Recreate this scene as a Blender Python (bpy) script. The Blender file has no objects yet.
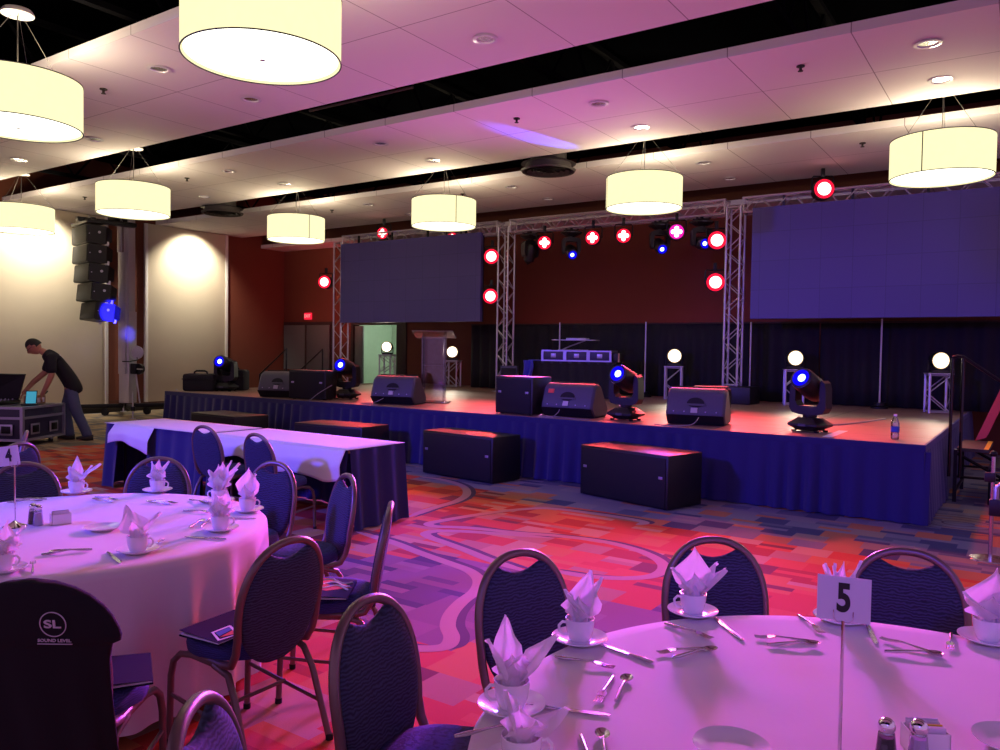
import bpy, bmesh, math, random
from mathutils import Vector, Matrix
random.seed(7)
PI = math.pi
C = bpy.context.scene.collection
def R(d): return math.radians(d)
def lin(h):
    h = h.lstrip('#'); o = []
    for i in (0, 2, 4):
        c = int(h[i:i+2], 16)/255
        o.append(c/12.92 if c <= .04045 else ((c+.055)/1.055)**2.4)
    return tuple(o)+(1,)

# ---------------------------------------------------------------- materials
class NT:
    def __init__(s, name):
        s.m = bpy.data.materials.new(name); s.m.use_nodes = True
        s.t = s.m.node_tree; s.t.nodes.clear()
        s.out = s.n('ShaderNodeOutputMaterial')
    def n(s, typ, **k):
        o = s.t.nodes.new(typ)
        for a, b in k.items(): setattr(o, a, b)
        return o
    def l(s, a, b): s.t.links.new(a, b)
    def put(s, sock, v):
        if isinstance(v, bpy.types.NodeSocket): s.l(v, sock)
        else: sock.default_value = v
    def math(s, op, a, b=0, c=None):
        o = s.n('ShaderNodeMath', operation=op); s.put(o.inputs[0], a); s.put(o.inputs[1], b)
        if c is not None: s.put(o.inputs[2], c)
        return o.outputs[0]
    def mix(s, f, a, b):
        o = s.n('ShaderNodeMix', data_type='RGBA'); s.put(o.inputs[0], f); s.put(o.inputs[6], a); s.put(o.inputs[7], b)
        return o.outputs[2]
    def ramp(s, f, stops, const=False):
        o = s.n('ShaderNodeValToRGB'); s.put(o.inputs[0], f); e = o.color_ramp.elements
        if const: o.color_ramp.interpolation = 'CONSTANT'
        while len(e) < len(stops): e.new(0.5)
        for i, (p, c) in enumerate(stops): e[i].position = p; e[i].color = c
        return o.outputs[0]
    def obj(s): return s.n('ShaderNodeTexCoord').outputs['Object']
    def noise(s, v, scale, detail=2, rough=.5):
        o = s.n('ShaderNodeTexNoise'); s.put(o.inputs['Vector'], v); o.inputs['Scale'].default_value = scale
        o.inputs['Detail'].default_value = detail; o.inputs['Roughness'].default_value = rough
        return o.outputs[0]
    def bsdf(s, col, rough=.6, metal=0, bump=None, bs=.2, bd=.01, **k):
        p = s.n('ShaderNodeBsdfPrincipled'); s.put(p.inputs['Base Color'], col); s.put(p.inputs['Roughness'], rough)
        p.inputs['Metallic'].default_value = metal
        for a, b in k.items(): s.put(p.inputs[a.replace('_', ' ')], b)
        if bump is not None:
            b = s.n('ShaderNodeBump'); b.inputs['Strength'].default_value = bs; b.inputs['Distance'].default_value = bd
            s.put(b.inputs['Height'], bump); s.l(b.outputs[0], p.inputs['Normal'])
        s.l(p.outputs[0], s.out.inputs[0]); return s.m
M = {}
def simple(name, hexc, rough=.6, metal=0, var=.12, scale=9, **k):
    t = NT(name); c = lin(hexc); d = tuple(x*(1-var) for x in c[:3])+(1,)
    col = t.mix(t.noise(t.obj(), scale, 3), d, c)
    M[name] = t.bsdf(col, rough, metal, **k)
def emit(name, hexc, strength, rim=None):
    t = NT(name); e = t.n('ShaderNodeEmission'); e.inputs[1].default_value = strength
    c = lin(hexc); d = tuple(x*.94 for x in c[:3])+(1,)
    t.l(t.mix(t.noise(t.obj(), 14, 1), d, c), e.inputs[0]); t.l(e.outputs[0], t.out.inputs[0]); M[name] = t.m
simple('black_plastic', '#0f0e12', .5, var=.25)
simple('black_grille', '#08080b', .75, var=.3, scale=60)
simple('speaker_grey', '#4a4a55', .55, var=.12, scale=40)
simple('black_metal', '#1a191d', .4, .5)
simple('dark_deck', '#040406', .9, Specular_IOR_Level=0.0)
simple('joist_steel', '#0e0d11', .8, 0, Specular_IOR_Level=.05)
simple('beam_paint', '#5d564a', .6)
simple('aluminium', '#c9c4cf', .38, .75, var=.08, scale=20)
simple('chrome', '#e6e4ea', .12, 1, var=.05)
simple('brushed_steel', '#cfcbd2', .25, 1, var=.08, scale=60)
simple('chair_frame', '#7b6a66', .38, .55, var=.1, scale=30)
simple('white_china', '#eceaf0', .16, var=.03)
simple('ceiling_paint', '#e6e0e2', .8, var=.04, scale=3)
simple('white_trim', '#dcd8d4', .5, var=.05)
simple('diffuser_paint', '#3b3436', .6)
simple('rust_wall', '#6d3624', .8, var=.14, scale=2.5)
simple('dark_base', '#1d1513', .6)
simple('brown_base', '#5a3022', .6)
simple('door_grey', '#5d5f60', .5, var=.1, scale=3)
simple('dark_frame', '#33211f', .6)
simple('corridor_paint', '#c3d3c0', .8)
simple('rubber', '#141316', .8)
simple('case_laminate', '#2c2846', .45, var=.15, scale=5)
simple('case_edge', '#b4aec4', .35, .7)
simple('skin', '#b98266', .55, var=.06)
simple('hair', '#15100e', .6)
simple('black_cotton', '#16131b', .9, var=.15, scale=25)
simple('denim', '#4a5273', .85, var=.2, scale=18)
simple('shoe', '#2a211f', .6)
simple('navy_cotton', '#0e0b16', .95, var=.2, scale=18)
simple('print_white', '#c9c6d4', .7)
simple('folder_blue', '#1c1e38', .9, var=.1, scale=6, Specular_IOR_Level=.15)
simple('print_red', '#d8403c', .5)
simple('print_blue', '#2f55b8', .5)
simple('paper_white', '#e9e6ee', .7, var=.03)
simple('card_paper', '#cfc8d6', .7, var=.02)
simple('ink_black', '#15131a', .6)
simple('orange_label', '#e8543a', .5)
simple('ladder_red', '#d23a26', .5, var=.1)
simple('tread_grey', '#8d8680', .6)
simple('yellow_tape', '#e6d23c', .5)
simple('pepper', '#3a3038', .6, var=.4, scale=400)
simple('sugar_paper', '#d9d4e4', .6, var=.2, scale=80)
simple('dark_chrome', '#3a383e', .16, 1, var=.05)
simple('tread_dark', '#3d393b', .7)
simple('cable_grey', '#4c4846', .5)
simple('cable', '#8d8790', .5)
simple('mast_grey', '#c4bcc8', .4, .4, var=.1, scale=6)
simple('carton_brown', '#a8845c', .7)
emit('shade_glow', '#fff3ba', 1.3)
emit('disc_glow', '#fffbe8', 3.5)
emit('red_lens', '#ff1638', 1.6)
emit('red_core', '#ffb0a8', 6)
emit('magenta_lens', '#ff20b8', 1.1)
emit('pink_core', '#ffc0ee', 5)
emit('blue_lens', '#1208ff', 1.0)
emit('blue_core', '#9ab8ff', 6)
emit('white_lens', '#fff2dc', 9)
emit('white_ring', '#ffd9a8', 1.3)
emit('exit_glow', '#ff2440', 1.1)
emit('exit_letter', '#ff9a9a', 1.2)
emit('tablet_glow', '#4aa8c8', .8)
emit('downlight_glow', '#ffeacb', 1.1)
emit('badge_glow', '#c9cfff', .35)

def fabric(name, a, b, scale=60, rough=.92, bs=.25):
    t = NT(name); o = t.obj()
    w = t.n('ShaderNodeTexWave', wave_type='BANDS', bands_direction='Z'); t.l(o, w.inputs['Vector'])
    w.inputs['Scale'].default_value = scale; w.inputs['Distortion'].default_value = 7; w.inputs['Detail'].default_value = 2
    w.inputs['Detail Scale'].default_value = 1.2
    col = t.mix(w.outputs[1], lin(a), lin(b))
    M[name] = t.bsdf(col, rough, 0, w.outputs[1], bs, .004)
fabric('chair_fabric', '#20253a', '#3a4260', 26)
fabric('seat_fabric', '#262a5e', '#383d80', 40)
def cloth(name, hexc, bs=.12, sheen=.2, scale=5):
    t = NT(name); o = t.obj(); n = t.noise(o, scale, 4); c = lin(hexc)
    M[name] = t.bsdf(t.mix(n, tuple(x*.93 for x in c[:3])+(1,), c), .85, 0, n, bs, .02, Sheen_Weight=sheen)
cloth('white_linen', '#e4dde2'); 
def mat_napkin():
    t = NT('napkin_linen'); n = t.noise(t.obj(), 30, 4); b = t.n('ShaderNodeBump'); b.inputs['Strength'].default_value = .2; b.inputs['Distance'].default_value = .01; t.l(n, b.inputs['Height'])
    c = t.mix(n, lin('#e6e0e8'), lin('#f6f2f8')); d = t.n('ShaderNodeBsdfDiffuse'); tr = t.n('ShaderNodeBsdfTranslucent'); mx = t.n('ShaderNodeMixShader'); mx.inputs[0].default_value = .42
    for q in (d, tr): t.l(c, q.inputs[0]); t.l(b.outputs[0], q.inputs['Normal'])
    t.l(d.outputs[0], mx.inputs[1]); t.l(tr.outputs[0], mx.inputs[2]); t.l(mx.outputs[0], t.out.inputs[0]); M['napkin_linen'] = t.m
mat_napkin()
cloth('navy_skirt', '#1a185a', .1); cloth('black_drape', '#120d14', .2, 0)
cloth('panel_fabric', '#c9bda6', .08, 0, 2.5); cloth('blue_lit_cloth', '#2e2cb4', .1)  # blue lamp light on the DJ corner cloth is put into its colour
def mat_screen():
    t = NT('led_screen'); o = t.obj()
    b = t.n('ShaderNodeTexBrick'); b.offset = 0; t.l(o, b.inputs['Vector'])
    mp = t.n('ShaderNodeMapping'); mp.inputs['Rotation'].default_value = (R(90), 0, 0); t.l(o, mp.inputs[0]); t.l(mp.outputs[0], b.inputs['Vector'])
    b.inputs['Scale'].default_value = 1; b.inputs['Brick Width'].default_value = .5; b.inputs['Row Height'].default_value = .5
    b.inputs['Mortar Size'].default_value = .004
    b.inputs['Color1'].default_value = lin('#4a4084'); b.inputs['Color2'].default_value = lin('#4e4488'); b.inputs['Mortar'].default_value = lin('#3c3570')
    M['led_screen'] = t.bsdf(b.outputs[0], .6)
mat_screen()
def mat_glass(name, col, base=.05):
    t = NT(name)
    g = t.n('ShaderNodeBsdfGlossy'); g.inputs['Roughness'].default_value = .05
    tr = t.n('ShaderNodeBsdfTransparent'); tr.inputs[0].default_value = lin(col)
    f = t.n('ShaderNodeFresnel'); f.inputs[0].default_value = 1.5
    t.l(t.mix(t.noise(t.obj(), 20, 1), lin(col), lin('#f4f4fa')), tr.inputs[0])
    mx = t.n('ShaderNodeMixShader'); t.l(t.math('MULTIPLY_ADD', f.outputs[0], .8, base), mx.inputs[0]); t.l(tr.outputs[0], mx.inputs[1]); t.l(g.outputs[0], mx.inputs[2])
    t.l(mx.outputs[0], t.out.inputs[0]); M[name] = t.m
mat_glass('acrylic', '#ecdfe6'); mat_glass('clear_glass', '#e6e6f4'); mat_glass('bottle_plastic', '#dfe6ff', base=.3)
def mat_carpet():
    t = NT('carpet'); o = t.obj(); sp = t.n('ShaderNodeSeparateXYZ'); t.l(o, sp.inputs[0]); x, y = sp.outputs[0], sp.outputs[1]
    def wn(a, b, c=0.0):
        v = t.n('ShaderNodeCombineXYZ'); t.put(v.inputs[0], a); t.put(v.inputs[1], b); t.put(v.inputs[2], c)
        w = t.n('ShaderNodeTexWhiteNoise', noise_dimensions='3D'); t.l(v.outputs[0], w.inputs[0]); return w.outputs[0]
    ry = t.math('DIVIDE', y, .27); row = t.math('FLOOR', ry)
    rx = t.math('ADD', t.math('DIVIDE', x, .30), t.math('MULTIPLY', wn(row, 3.0), 9)); col = t.math('FLOOR', rx)
    h2 = wn(col, row, 5.0)
    sub = t.math('FLOOR', t.math('MULTIPLY', t.math('FRACT', ry), 3))
    flag = t.math('GREATER_THAN', h2, .6)
    rnd = wn(col, row, t.math('MULTIPLY', t.math('ADD', sub, 11), flag))
    cx = t.math('MULTIPLY', t.math('SUBTRACT', col, t.math('MULTIPLY', wn(row, 3.0), 9)), .30); cy = t.math('MULTIPLY', row, .27)
    cv = t.n('ShaderNodeCombineXYZ'); t.l(cx, cv.inputs[0]); t.l(cy, cv.inputs[1])
    nz = t.math('SUBTRACT', t.noise(cv.outputs[0], .5, 3), .5)
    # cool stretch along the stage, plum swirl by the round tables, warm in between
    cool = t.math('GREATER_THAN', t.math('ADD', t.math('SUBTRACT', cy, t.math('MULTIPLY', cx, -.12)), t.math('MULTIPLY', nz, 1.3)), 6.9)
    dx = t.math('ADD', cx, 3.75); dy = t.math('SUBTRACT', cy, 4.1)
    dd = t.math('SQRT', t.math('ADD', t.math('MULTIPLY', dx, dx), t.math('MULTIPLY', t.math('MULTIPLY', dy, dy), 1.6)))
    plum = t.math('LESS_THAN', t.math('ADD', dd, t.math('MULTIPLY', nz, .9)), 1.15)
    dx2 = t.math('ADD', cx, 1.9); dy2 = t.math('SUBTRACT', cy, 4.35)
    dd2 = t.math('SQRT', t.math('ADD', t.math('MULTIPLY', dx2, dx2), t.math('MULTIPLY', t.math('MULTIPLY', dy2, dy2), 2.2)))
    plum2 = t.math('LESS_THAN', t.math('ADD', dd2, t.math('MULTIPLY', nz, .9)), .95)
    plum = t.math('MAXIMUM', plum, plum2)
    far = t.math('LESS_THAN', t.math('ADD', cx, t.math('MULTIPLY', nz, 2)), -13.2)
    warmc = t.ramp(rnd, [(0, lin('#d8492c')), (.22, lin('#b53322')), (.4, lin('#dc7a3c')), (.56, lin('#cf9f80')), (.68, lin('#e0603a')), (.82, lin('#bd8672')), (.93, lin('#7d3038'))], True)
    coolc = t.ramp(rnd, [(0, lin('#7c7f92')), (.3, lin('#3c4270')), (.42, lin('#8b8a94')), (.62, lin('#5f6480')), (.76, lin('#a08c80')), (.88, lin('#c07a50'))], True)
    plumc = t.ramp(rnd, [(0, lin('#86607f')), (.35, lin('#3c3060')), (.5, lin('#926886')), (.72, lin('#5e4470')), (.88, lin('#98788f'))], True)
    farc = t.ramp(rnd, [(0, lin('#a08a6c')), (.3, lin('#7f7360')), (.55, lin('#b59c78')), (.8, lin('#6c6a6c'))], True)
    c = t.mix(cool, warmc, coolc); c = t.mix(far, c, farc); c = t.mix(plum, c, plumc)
    f = t.noise(o, 220, 2); c2 = t.n('ShaderNodeMix', data_type='RGBA', blend_type='MULTIPLY'); c2.inputs[0].default_value = .55; t.l(c, c2.inputs[6]); t.l(f, c2.inputs[7])
    M['carpet'] = t.bsdf(c2.outputs[2], .95, 0, f, .3, .004)
mat_carpet()
simple('carpet_light', '#b08a8c', .95, var=.2, scale=200); simple('carpet_dark', '#4a3552', .95, var=.25, scale=200)
def mat_deck():
    t = NT('stage_deck'); o = t.obj()
    b = t.n('ShaderNodeTexBrick'); b.offset = 0; t.l(o, b.inputs['Vector'])
    b.inputs['Scale'].default_value = 1; b.inputs['Brick Width'].default_value = 2.44; b.inputs['Row Height'].default_value = 1.22; b.inputs['Mortar Size'].default_value = .008
    b.inputs['Color1'].default_value = lin('#9a7a6a'); b.inputs['Color2'].default_value = lin('#8d6c5e'); b.inputs['Mortar'].default_value = lin('#3a2a28')
    n = t.noise(o, 3, 5, .6)
    c = t.n('ShaderNodeMix', data_type='RGBA', blend_type='MULTIPLY'); c.inputs[0].default_value = .4; t.l(b.outputs[0], c.inputs[6]); t.l(n, c.inputs[7])
    M['stage_deck'] = t.bsdf(c.outputs[2], t.math('MULTIPLY_ADD', n, .3, .36))
mat_deck()
def mat_cloud():
    t = NT('ceiling_cloud'); o = t.obj()
    b = t.n('ShaderNodeTexBrick'); b.offset = 0
    mp = t.n('ShaderNodeMapping'); mp.inputs['Location'].default_value = (.38, 0, 0); t.l(o, mp.inputs[0]); t.l(mp.outputs[0], b.inputs['Vector'])
    b.inputs['Scale'].default_value = 1; b.inputs['Brick Width'].default_value = 1.22; b.inputs['Row Height'].default_value = 1.4; b.inputs['Mortar Size'].default_value = .006; b.inputs['Mortar Smooth'].default_value = .2
    b.inputs['Color1'].default_value = lin('#ded6d8'); b.inputs['Color2'].default_value = lin('#dad2d4'); b.inputs['Mortar'].default_value = lin('#8d7f86')
    M['ceiling_cloud'] = t.bsdf(b.outputs[0], .8)
mat_cloud()

# ---------------------------------------------------------------- geometry
class MB:
    def __init__(s): s.v = []; s.f = []; s.mi = []
    def add(s, vs, fs, mi=0, T=None):
        b = len(s.v)
        s.v += [tuple(T @ Vector(p)) if T else tuple(p) for p in vs]
        s.f += [tuple(b+i for i in f) for f in fs]; s.mi += [mi]*len(fs); return s
    def box(s, a, b, bev=0, mi=0, T=None):
        (x0, y0, z0), (x1, y1, z1) = a, b
        if not bev:
            vs = [(x, y, z) for x in (x0, x1) for y in (y0, y1) for z in (z0, z1)]
            return s.add(vs, [(0, 1, 3, 2), (4, 6, 7, 5), (0, 4, 5, 1), (2, 3, 7, 6), (0, 2, 6, 4), (1, 5, 7, 3)], mi, T)
        bm = bmesh.new(); bmesh.ops.create_cube(bm, size=1)
        for v in bm.verts: v.co = Vector(((x0+x1)/2+v.co.x*(x1-x0), (y0+y1)/2+v.co.y*(y1-y0), (z0+z1)/2+v.co.z*(z1-z0)))
        bmesh.ops.bevel(bm, geom=bm.edges[:], offset=bev, segments=2, affect='EDGES', profile=.5)
        return s.frombm(bm, mi, T)
    def frombm(s, bm, mi=0, T=None):
        bm.verts.index_update(); s.add([v.co.copy() for v in bm.verts], [[v.index for v in f.verts] for f in bm.faces], mi, T); bm.free(); return s
    def tube(s, pts, r, n=8, closed=False, mi=0, T=None):
        pts = [Vector(p) for p in pts]; k = len(pts); rr = r if isinstance(r, (list, tuple)) else [r]*k
        tan = []
        for i in range(k):
            a = pts[i-1] if (i or closed) else pts[0]; b = pts[(i+1) % k] if (i < k-1 or closed) else pts[-1]
            d = b-a; tan.append(d.normalized() if d.length > 1e-9 else Vector((0, 0, 1)))
        u = tan[0].orthogonal().normalized(); vs = []
        for i in range(k):
            if i:
                q = tan[i-1].rotation_difference(tan[i]); u = q @ u
            u = (u-tan[i]*u.dot(tan[i])).normalized(); w = tan[i].cross(u)
            for j in range(n):
                a = 2*PI*j/n; vs.append(pts[i]+(u*math.cos(a)+w*math.sin(a))*rr[i])
        fs = []; m = k if closed else k-1
        off = 0
        if closed:
            best = 1e9
            for o in range(n):
                d = (vs[(k-1)*n]-vs[o]).length
                if d < best: best = d; off = o
        for i in range(m):
            for j in range(n):
                a = i*n+j; b = i*n+(j+1) % n; i2 = (i+1) % k; o = off if (closed and i == k-1) else 0
                fs.append((a, b, i2*n+(j+1+o) % n, i2*n+(j+o) % n))
        if not closed: fs += [tuple(range(n-1, -1, -1)), tuple((k-1)*n+j for j in range(n))]
        return s.add(vs, fs, mi, T)
    def lathe(s, prof, n=24, T=None, mi=0, cap=True):
        vs = []; fs = []
        for r, z in prof:
            for j in range(n): a = 2*PI*j/n; vs.append((r*math.cos(a), r*math.sin(a), z))
        for i in range(len(prof)-1):
            for j in range(n): fs.append((i*n+j, i*n+(j+1) % n, (i+1)*n+(j+1) % n, (i+1)*n+j))
        if cap: fs += [tuple(range(n-1, -1, -1)), tuple((len(prof)-1)*n+j for j in range(n))]
        return s.add(vs, fs, mi, T)
    def prism(s, poly, vec, mi=0, T=None):
        n = len(poly); vec = Vector(vec); vs = [Vector(p) for p in poly]; vs += [p+vec for p in vs]
        return s.add(vs, [tuple(range(n-1, -1, -1)), tuple(range(n, 2*n))]+[(i, (i+1) % n, n+(i+1) % n, n+i) for i in range(n)], mi, T)
    def grid(s, fn, nu, nv, cu=False, mi=0, T=None):
        vs = [fn(i/(nu if cu else nu-1), j/(nv-1)) for i in range(nu) for j in range(nv)]; fs = []
        for i in range(nu if cu else nu-1):
            for j in range(nv-1): a = i*nv+j; b = ((i+1) % nu)*nv+j; fs.append((a, b, b+1, a+1))
        return s.add(vs, fs, mi, T)
    def build(s, name, mats, parent=None, smooth=35, solid=0, loc=None, kind=None):
        me = bpy.data.meshes.new(name); me.from_pydata(s.v, [], s.f); me.update()
        bm = bmesh.new(); bm.from_mesh(me); bmesh.ops.recalc_face_normals(bm, faces=bm.faces[:]); bm.to_mesh(me); bm.free()
        for m in (mats if isinstance(mats, (list, tuple)) else [mats]): me.materials.append(M[m])
        me.polygons.foreach_set('material_index', s.mi)
        if smooth:
            me.polygons.foreach_set('use_smooth', [True]*len(me.polygons)); me.set_sharp_from_angle(angle=R(smooth))
        o = bpy.data.objects.new(name, me); C.objects.link(o)
        if parent: o.parent = parent
        if loc is not None: o.location = loc
        if solid:
            md = o.modifiers.new('thickness', 'SOLIDIFY'); md.thickness = solid; md.offset = 0
        if kind: o['kind'] = kind
        return o
def Tm(loc=(0, 0, 0), rz=0, rx=0, ry=0, s=1):
    return Matrix.Translation(loc) @ Matrix.Rotation(rz, 4, 'Z') @ Matrix.Rotation(ry, 4, 'Y') @ Matrix.Rotation(rx, 4, 'X') @ Matrix.Scale(s, 4)
def tag(o, label, cat, group=None, kind=None):
    o['label'] = label; o['category'] = cat
    if group: o['group'] = group
    if kind: o['kind'] = kind
    return o
def thing(name, label, cat, loc=(0, 0, 0), rz=0, group=None):
    o = bpy.data.objects.new(name, None); C.objects.link(o); o.empty_display_size = .1
    o.location = loc; o.rotation_euler = (0, 0, rz); return tag(o, label, cat, group)
def dup(root, loc, rz=None, label=None, group=None):
    r = root.copy(); C.objects.link(r); r.location = loc
    if rz is not None: r.rotation_euler = (0, 0, rz)
    if label: r['label'] = label
    if group: r['group'] = group
    for ch in list(root.children):
        c = ch.copy(); C.objects.link(c); c.parent = r
        for g in list(ch.children):
            d = g.copy(); C.objects.link(d); d.parent = c
    return r
class Kind:
    """first call places the original, later calls place copies"""
    def __init__(s, root, group): s.root = root; s.used = False; s.group = group
    def put(s, loc, rz, label):
        if not s.used:
            s.used = True; o = s.root; o.location = loc; o.rotation_euler = (0, 0, rz); o['label'] = label; o['group'] = s.group; return o
        return dup(s.root, loc, rz, label, s.group)
def text_mesh(body, size, mat, parent, T, name='lettering', depth=.001, font_scale=(1, 1), bold=.012):
    cu = bpy.data.curves.new('lettering_curve', 'FONT'); cu.body = body; cu.size = size; cu.align_x = 'CENTER'; cu.align_y = 'CENTER'; cu.extrude = depth
    cu.offset = size*bold
    o = bpy.data.objects.new('lettering_tmp', cu); C.objects.link(o)
    dg = bpy.context.evaluated_depsgraph_get(); me = bpy.data.meshes.new_from_object(o.evaluated_get(dg)); bpy.data.objects.remove(o)
    me.transform(Matrix.Diagonal((font_scale[0], font_scale[1], 1, 1))); me.transform(T); me.materials.clear(); me.materials.append(M[mat])
    q = bpy.data.objects.new(name, me); C.objects.link(q); q.parent = parent; return q
def light(name, kind, loc, power, col, target=None, size=.1, angle=40, blend=.4):
    L = bpy.data.lights.new(name, kind); L.energy = power; L.color = col
    L.shadow_soft_size = size
    if kind == 'SPOT': L.spot_size = R(angle); L.spot_blend = blend
    o = bpy.data.objects.new(name, L); C.objects.link(o); o.location = loc
    if target is not None: o.rotation_euler = (Vector(target)-Vector(loc)).to_track_quat('-Z', 'Y').to_euler()
    return o

# ---------------------------------------------------------------- the room
XW, YB, ZC, XR = -19.2, 16.3, 4.85, 5.0
fl = MB().box((XW-.2, -4, -.1), (XR, YB+.2, 0))
def ribbon(pts, w, mi, dx=0, dy=0, h=.0015):
    P = [Vector((x+dx, y+dy, 0)) for x, y in pts]; Q = []
    for i in range(len(P)-1):
        p0, p1, p2, p3 = P[max(i-1, 0)], P[i], P[i+1], P[min(i+2, len(P)-1)]
        for k in range(6):
            t = k/6; Q.append(.5*((2*p1)+(p2-p0)*t+(2*p0-5*p1+4*p2-p3)*t*t+(3*p1-p0-3*p2+p3)*t**3))
    Q.append(P[-1]); vs = []
    for i, q in enumerate(Q):
        d = (Q[min(i+1, len(Q)-1)]-Q[max(i-1, 0)]).normalized(); nn = Vector((-d.y, d.x, 0))
        e = min(1, i/4+.15, (len(Q)-1-i)/4+.15)*w/2; vs += [q+nn*e+Vector((0, 0, h)), q-nn*e+Vector((0, 0, h))]
    fl.add(vs, [(2*i, 2*i+1, 2*i+3, 2*i+2) for i in range(len(Q)-1)], mi)
SW = [[(-5.23, 6.02), (-5.33, 6.58), (-5.36, 7.0), (-5.51, 7.41), (-5.8, 7.77), (-6.12, 7.98), (-6.48, 8.09), (-6.77, 8.06)],
      [(-3.24, 7.18), (-3.22, 7.34), (-3.48, 7.4), (-3.89, 7.4), (-4.34, 7.34), (-4.59, 7.03), (-4.76, 6.57), (-4.87, 6.12), (-4.88, 5.95), (-4.76, 5.9), (-4.61, 5.98), (-4.41, 6.07), (-4.01, 6.16), (-3.61, 6.3), (-3.19, 6.36), (-2.82, 6.27), (-2.54, 6.08), (-2.4, 5.86), (-2.39, 5.61), (-2.54, 5.42), (-2.8, 5.3), (-3.1, 5.28)],
      [(-3.6, 6.2), (-4.13, 6.02), (-4.55, 5.83), (-4.65, 5.64), (-4.52, 5.53), (-4.33, 5.47), (-3.99, 5.36), (-3.64, 5.23), (-3.2, 5.12)],
      [(-5.2, 5.28), (-4.68, 5.19), (-4.29, 5.07), (-3.88, 4.96), (-3.6, 4.88), (-3.39, 4.73), (-3.25, 4.5), (-3.18, 4.24), (-3.09, 4.01), (-2.97, 3.82), (-2.83, 3.68), (-2.77, 3.55), (-2.84, 3.45), (-3.0, 3.38), (-3.3, 3.3)],
      [(-11.6, 4.2), (-10.9, 5.0), (-10.4, 6.3), (-10.9, 7.4), (-11.8, 8.0)], [(-.4, 5.4), (-.5, 6.4), (.1, 7.2), (1.0, 7.0)]]
for s in SW: ribbon(s, .10, 1); ribbon(s, .065, 2, .05, .06, .001)
for i in range(4):                                            # growth-ring swirls woven into the carpet by the stairs
    a = [( -.62+(.12+.13*i)*1.25*math.cos(t*PI/9), 9.3+(.12+.13*i)*math.sin(t*PI/9)) for t in range(1, 18)]
    ribbon(a, .02, 2)
fl.build('floor', ['carpet', 'carpet_light', 'carpet_dark'], smooth=0, kind='structure')
MB().box((XW-.2, -4, 0), (XW, YB+.2, 6.3)).build('wall_left', 'rust_wall', kind='structure', smooth=0)
bw = MB()
for a, b in (((XW, 0), (-16.2, 6.3)), ((-16.2, 2.36), (-14.55, 6.3)), ((-14.55, 0), (XR, 6.3))): bw.box((a[0], YB, a[1]), (b[0], YB+.2, b[1]))
bw.build('wall_back', 'rust_wall', kind='structure', smooth=0)
MB().box((-17.4, YB+.2, 0), (-17.2, 19, 2.9)).box((-13.4, YB+.2, 0), (-13.2, 19, 2.9)).box((-17.4, 19, 0), (-13.2, 19.1, 2.9)).box((-17.4, YB+.2, 2.7), (-13.2, 19, 2.9)).build('wall_corridor', 'corridor_paint', kind='structure', smooth=0)
MB().box((-17.2, YB+.2, -.1), (-13.4, 19, 0)).build('floor_corridor', 'carpet', kind='structure', smooth=0)
MB().box((XW, -4, 6.2), (XR, YB, 6.3)).build('ceiling', 'dark_deck', kind='structure', smooth=0)
for i, (ya, yb, z) in enumerate(((.85, 3.42, ZC), (4.55, 7.2, ZC), (8.32, 10.95, ZC), (12.03, 14.76, ZC), (15.42, YB, 4.62))):
    yc = (4.55+7.2)/2+(i-1)*3.745 if i < 4 else 17.2
    o = MB().box((XW, ya-yc, 0), (XR, yb-yc, .1)).build('ceiling_cloud', ['ceiling_cloud'], smooth=0, loc=(0, yc, z), kind='structure')
mb = MB().box((XW, -4, 0), (XW+.03, YB, .16)); mb.build('baseboard_left', 'dark_base', kind='structure', smooth=0)
MB().box((XW, 10.7, .16), (XW+.025, YB, .3)).box((XW, -4, .16), (XW+.025, 10.7, .3)).build('trim_1', 'brown_base', kind='structure', smooth=0)
# frame of the open doorway
MB().box((-16.3, YB-.04, 0), (-16.2, YB+.2, 2.46)).box((-14.55, YB-.04, 0), (-14.2, YB+.2, 2.46)).box((-16.2, YB-.04, 2.36), (-14.55, YB+.2, 2.46)).build('trim_2', 'dark_frame', kind='structure', smooth=0)
lf = MB().box((-16.18, YB+.0, .02), (-15.86, YB+.06, 2.33), .006).build('door_2', 'door_grey', kind='structure')
# fabric covered panels on the left wall
def wall_panel(y0, y1, z1, label):
    t = thing('wall_panel', label, 'wall panel', (XW+.03, (y0+y1)/2, .22), 0, 'cream panels on the left wall')
    w = (y1-y0)/2; h = z1-.22
    MB().box((0, -w, 0), (.05, w, h), .008).build('fabric_face', 'panel_fabric', t)
    for s in (-1, 1): MB().box((0, s*w-.04, 0), (.075, s*w+.04, h), .006).build('edge_strip', 'white_trim', t)
    return t
wall_panel(4.4, 10.66, 4.84, 'wide cream fabric wall panel behind the man and the hanging speaker array')
wall_panel(11.72, 14.16, 4.84, 'narrower cream fabric wall panel between the lift mast and the rust corner')
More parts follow.
